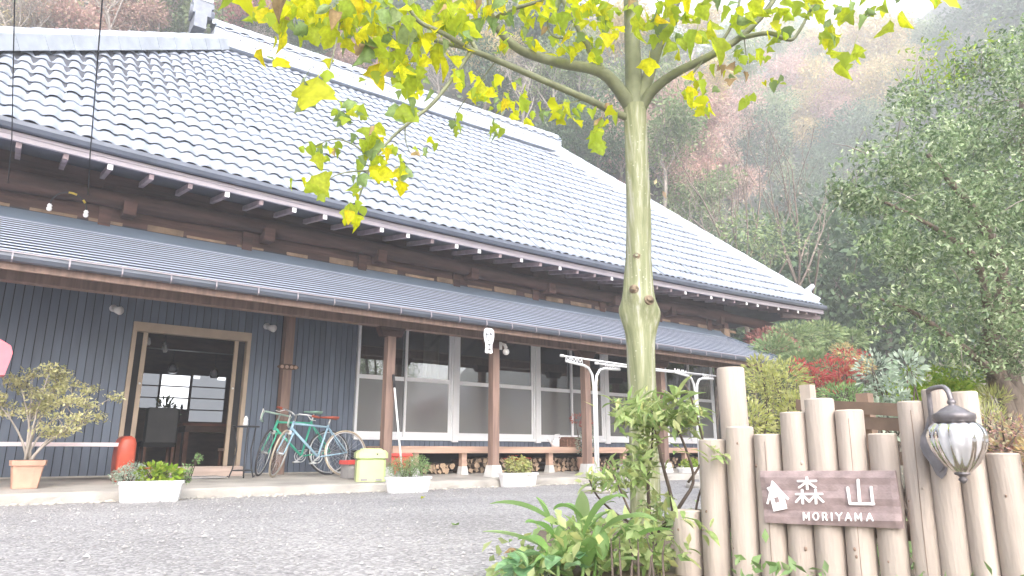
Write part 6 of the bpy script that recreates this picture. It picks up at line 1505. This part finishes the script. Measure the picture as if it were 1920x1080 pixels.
kind('yellow', 'yellow autumn tree on the wooded hillside', 'yellow autumn trees on the hillside', 'h_yellow', 'palebark', [(8, 7, .12, 1.0, 2, 7, 1.0, 4200, .24, .5, .4), (9, 6.5, .12, 1.1, 2, 6, 1.0, 3800, .24, .5, .4)])
kind('red', 'red-leaved autumn tree on the hillside', 'red autumn trees on the hillside', 'h_red', 'bark', [(10, 6, .11, 1.1, 2, 6, .75, 2400, .19, .55, .4)])
kind('grey', 'nearly bare grey-brown tree on the hillside', 'bare grey trees on the hillside', 'h_grey', 'palebark', [(11, 7, .10, .8, 3, 6, .55, 2000, .14, .35, .2), (12, 7.5, .11, .65, 3, 7, .5, 1700, .14, .35, .2)])
kind('bare', 'slender bare tree with pale forking branches', 'bare pale-branched trees', 'h_grey', 'bark', [(13, 13, .13, .45, 3, 6, .4, 500, .12, .4, .2), (14, 12, .12, .4, 3, 7, .4, 350, .12, .4, .2)])
def hill_tree(k, x, y, s, rz, zz=None, label=None, group=None):
    lb, gr, var = KINDS[k]; tr_me, cr_me = var[rnd.randrange(len(var))]
    z = max(hill_z(x, y), bank_z(x, y) if math.hypot(x, y) < 26 else -1, 0) if zz is None else zz
    t = thing('hillside_tree', (x, y, z), label or lb, 'tree', group if label else gr); t.scale = (s, s, s*rnd.uniform(.9, 1.15)); t.rotation_euler = (0, 0, rz)
    for nm, me in (('trunk', tr_me), ('crown', cr_me)):
        if me: o = bpy.data.objects.new(nm, me); COL.objects.link(o); o.parent = t
    return t
def on_hill(px_, py_, k=4.):
    """where the camera ray through an image pixel passes k metres over the slope"""
    d = ray(px_, py_); D = 18.
    while D < 150:
        p = _C+d*D
        if p[2] < max(hill_z(p[0], p[1]), 0)+k: return p, D
        D += .5
    return None, None
HT = [ # image pixel position, kind, scale
 (30, 30, 'grey', 1.), (95, 18, 'grey', .9), (70, 45, 'yellow', .5), (160, 30, 'pink', .9), (215, 20, 'grey', 1.), (270, 40, 'pink', .7), (300, 15, 'green', .9), (345, 40, 'green', .8), (380, 10, 'grey', .9), (420, 20, 'red', .8), (455, 50, 'dark', .6), (470, 15, 'pink', .8), (500, 90, 'grey', .7), (10, 60, 'grey', .6), (130, 58, 'grey', .6),
 (560, 60, 'dark', .8), (600, 20, 'green', .9), (650, 110, 'pink', .7), (700, 60, 'dark', .9), (690, 130, 'red', .45), (760, 110, 'grey', .8), (830, 140, 'grey', .7), (860, 60, 'yellow', .8), (900, 170, 'dark', .7), (950, 120, 'yellow', .7), (980, 200, 'grey', .8), (1030, 160, 'green', .8), (1010, 80, 'dark', .9), (1090, 120, 'green', .9), (1060, 240, 'dark', .7), (1120, 200, 'dark', .8), (1110, 290, 'dark', .7), (1170, 60, 'yellow', 1.), (1160, 280, 'pink', .7), (1165, 340, 'red', .4),
 (1250, 120, 'green', .9), (1240, 210, 'pink', .9), (1290, 60, 'yellow', .9), (1215, 160, 'green', 1.), (1260, 180, 'pink', 1.1), (1320, 270, 'pink', 1.), (1420, 240, 'green', 1.), (1390, 270, 'pink', .9), (1480, 150, 'green', 1.), (1540, 210, 'yellow', 1.), (1240, 280, 'green', .9), (1330, 340, 'green', .8), (1590, 150, 'yellow', 1.), (1540, 130, 'yellow', .9), (1640, 190, 'yellow', .9), (1375, 200, 'green', .9), (1580, 240, 'pink', .8), (1500, 90, 'green', 1.), (1420, 70, 'green', 1.), (1370, 30, 'yellow', 1.), (1300, 170, 'yellow', .9), (1280, 260, 'pink', .9), (1340, 230, 'pink', .8), (1270, 330, 'pink', .8), (1310, 310, 'red', .6), (1350, 120, 'green', .9), (1400, 190, 'pink', 1.), (1440, 120, 'yellow', .9), (1480, 200, 'pink', .9), (1450, 260, 'green', .8), (1520, 240, 'yellow', .8), (1500, 130, 'yellow', .9), (1550, 170, 'green', .9), (1560, 110, 'yellow', .9), (1600, 200, 'yellow', .8), (1640, 140, 'yellow', .9), (1690, 160, 'yellow', .7), (1560, 260, 'red', .6), (1500, 280, 'yellow', .6),
 (1620, 110, 'green', .8), (1680, 110, 'green', .8), (1740, 110, 'green', .8), (1790, 120, 'dark', .8), (1700, 190, 'green', .9), (1760, 200, 'dark', .9), (1880, 60, 'dark', 1.2), (1920, 40, 'dark', 1.4), (1890, 130, 'green', 1.), (1960, 80, 'dark', 1.3), (1830, 170, 'dark', 1.), (2050, 150, 'dark', 1.2), (2150, 250, 'dark', 1.2),
 (1280, 400, 'green', .8), (1330, 380, 'green', .7), (1370, 340, 'pink', .9), (1340, 440, 'green', .6), (1420, 330, 'dark', .7), (1390, 420, 'green', .7), (1450, 400, 'dark', .9), (1480, 340, 'green', .8), (1500, 430, 'green', .7), (1540, 400, 'dark', .9), (1580, 350, 'dark', 1.), (1520, 340, 'dark', .8), (1600, 430, 'green', .6), (1560, 300, 'dark', .8), (1610, 300, 'dark', .9), (1650, 250, 'green', .9), (1440, 470, 'dark', .7), (1430, 440, 'yellow', .4)]
for px_, py_, k, s in HT:
    p, D = on_hill(px_, py_, 4.2*s)
    if p is None: continue
    zone = 'left of the roof ornament' if px_ < 350 else 'above the left half of the roof ridge' if px_ < 640 else 'above the right half of the roof ridge' if px_ < 1060 else 'above the right roof hip, behind the young tree' if px_ < 1230 else 'just right of the young tree' if px_ < 1390 else 'above the roof corner' if px_ < 1560 else 'on the misty ridge under the sky gap' if px_ < 1830 else 'above the big evergreen'
    hill_tree(k, p[0], p[1], s*rnd.uniform(.9, 1.1)*min(1.9, max(1, D/52)), rnd.uniform(0, 6.28), None, KINDS[k][0].replace(' on the wooded hillside', '').replace(' on the hillside', '')+' on the hillside '+zone, k+' trees on the hillside '+zone)
# rows standing at the foot of the slope: dim cedar grove right of the house, slender bare trees before it
for px_, D, k, s in ((1500, 29, 'dark', 1.35), (1560, 30, 'dark', 1.6), (1620, 29, 'dark', 1.45), (1660, 31, 'dark', 1.75), (1590, 33, 'dark', 1.8), (1530, 34, 'dark', 1.75), (1470, 33, 'green', 1.5), (1700, 30, 'dark', 1.7), (1780, 29, 'dark', 1.6), (1860, 28, 'dark', 1.8), (1640, 27, 'dark', 1.2), (1545, 27, 'dark', 1.1), (1420, 31, 'dark', 1.3)):
    p = aZ(px_, 847, CZ) if False else aD(px_, 846, D); hill_tree(k, p.x, p.y, s, rnd.uniform(0, 6.28), None, 'dark evergreen standing in the shaded grove right of the roof corner', 'grove right of the roof corner')
for px_, D, s, lb in ((1412, 21, .95, 'tall bare tree with pale upright branches behind the roof corner'), (1345, 21.5, .85, 'slender bare tree leaning behind the right roof hip'), (1545, 21, 1.0, 'straight pale trunk of a tall bare tree right of the roof corner')):
    p = aD(px_, 846, D); hill_tree('bare', p.x, p.y, s, rnd.uniform(0, 6), None, lb)
ft = thing('forked_trunk', aD(1436, 846, 20.5), 'mottled pale trunk standing close under the right end of the eave', 'tree'); p0 = Vector(org(ft)); p0.z = 0; 
MB().tube([p0, aD(1441, 700, 20.5), aD(1434, 640, 20.5), aD(1428, 590, 20.6), aD(1424, 500, 21)], [.18, .17, .15, .13, .04], 9).build('trunk', M['bark'], ft)
bl = [((p.x, p.y, p.z), (.9, .9, .5)) for p in (aD(1430, 470, 20.8), aD(1462, 450, 21), aD(1400, 430, 21))]
P = blob_points(bl, 900, 91, .3); link_mesh('crown', np_leaves('crown', M['h_green'], P-np.array(org(ft)), .12, .5, (0, 0, .5), .1, seed=91), ft, Matrix.Translation(org(ft)))
# undergrowth that covers the slope between the trees
g2 = np.random.default_rng(5); U = []
while len(U) < 42000:
    a = R(g2.uniform(-25, 105)); r = 22+88*g2.random()**1.5; x, y = r*math.sin(a), r*math.cos(a); z = hill_z(x, y)
    if z > -.3: U.append((x+g2.normal()*.3, y+g2.normal()*.3, z+abs(g2.normal())*.9))
U = np.array(U); half = len(U)//2
for nm, m, Pq, sd_ in (('hill_undergrowth', 'h_grey', U[:half], 71), ('hill_undergrowth', 'h_green', U[half:half+12000], 72), ('hill_undergrowth', 'h_yellow', U[half+12000:], 73)):
    tag(link_mesh(nm, np_leaves(nm, M[m], Pq, .42, .5, (0, 0, .5), .0, seed=sd_)), kind='stuff')
# grass tufts over the bank
U = []
while len(U) < 9000:
    a = R(g2.uniform(63, 100)); r = 8.2+14*g2.random(); x, y = r*math.sin(a), r*math.cos(a); U.append((x, y, max(0, bank_z(x, y))+.01))
tag(link_mesh('bank_grass', np_leaves('bank_grass', M['h_grey'], np.array(U), .16, .10, (0, 0, 0), -1.6, seed=74)), kind='stuff')
# trees across the yard, behind the viewer: what the windows mirror
for i, (x, y, k, s) in enumerate(((-16, -30, 'dark', .6), (-6, -34, 'dark', .7), (1, -30, 'dark', .5), (8, -36, 'dark', .75), (13, -30, 'dark', .5), (22, -34, 'dark', .7), (30, -30, 'dark', .55), (36, -32, 'dark', .6), (46, -26, 'dark', .7))):
    hill_tree(k, x, y, s, i*1.3, 0, 'dark evergreen across the yard behind the viewer', 'evergreens across the yard')
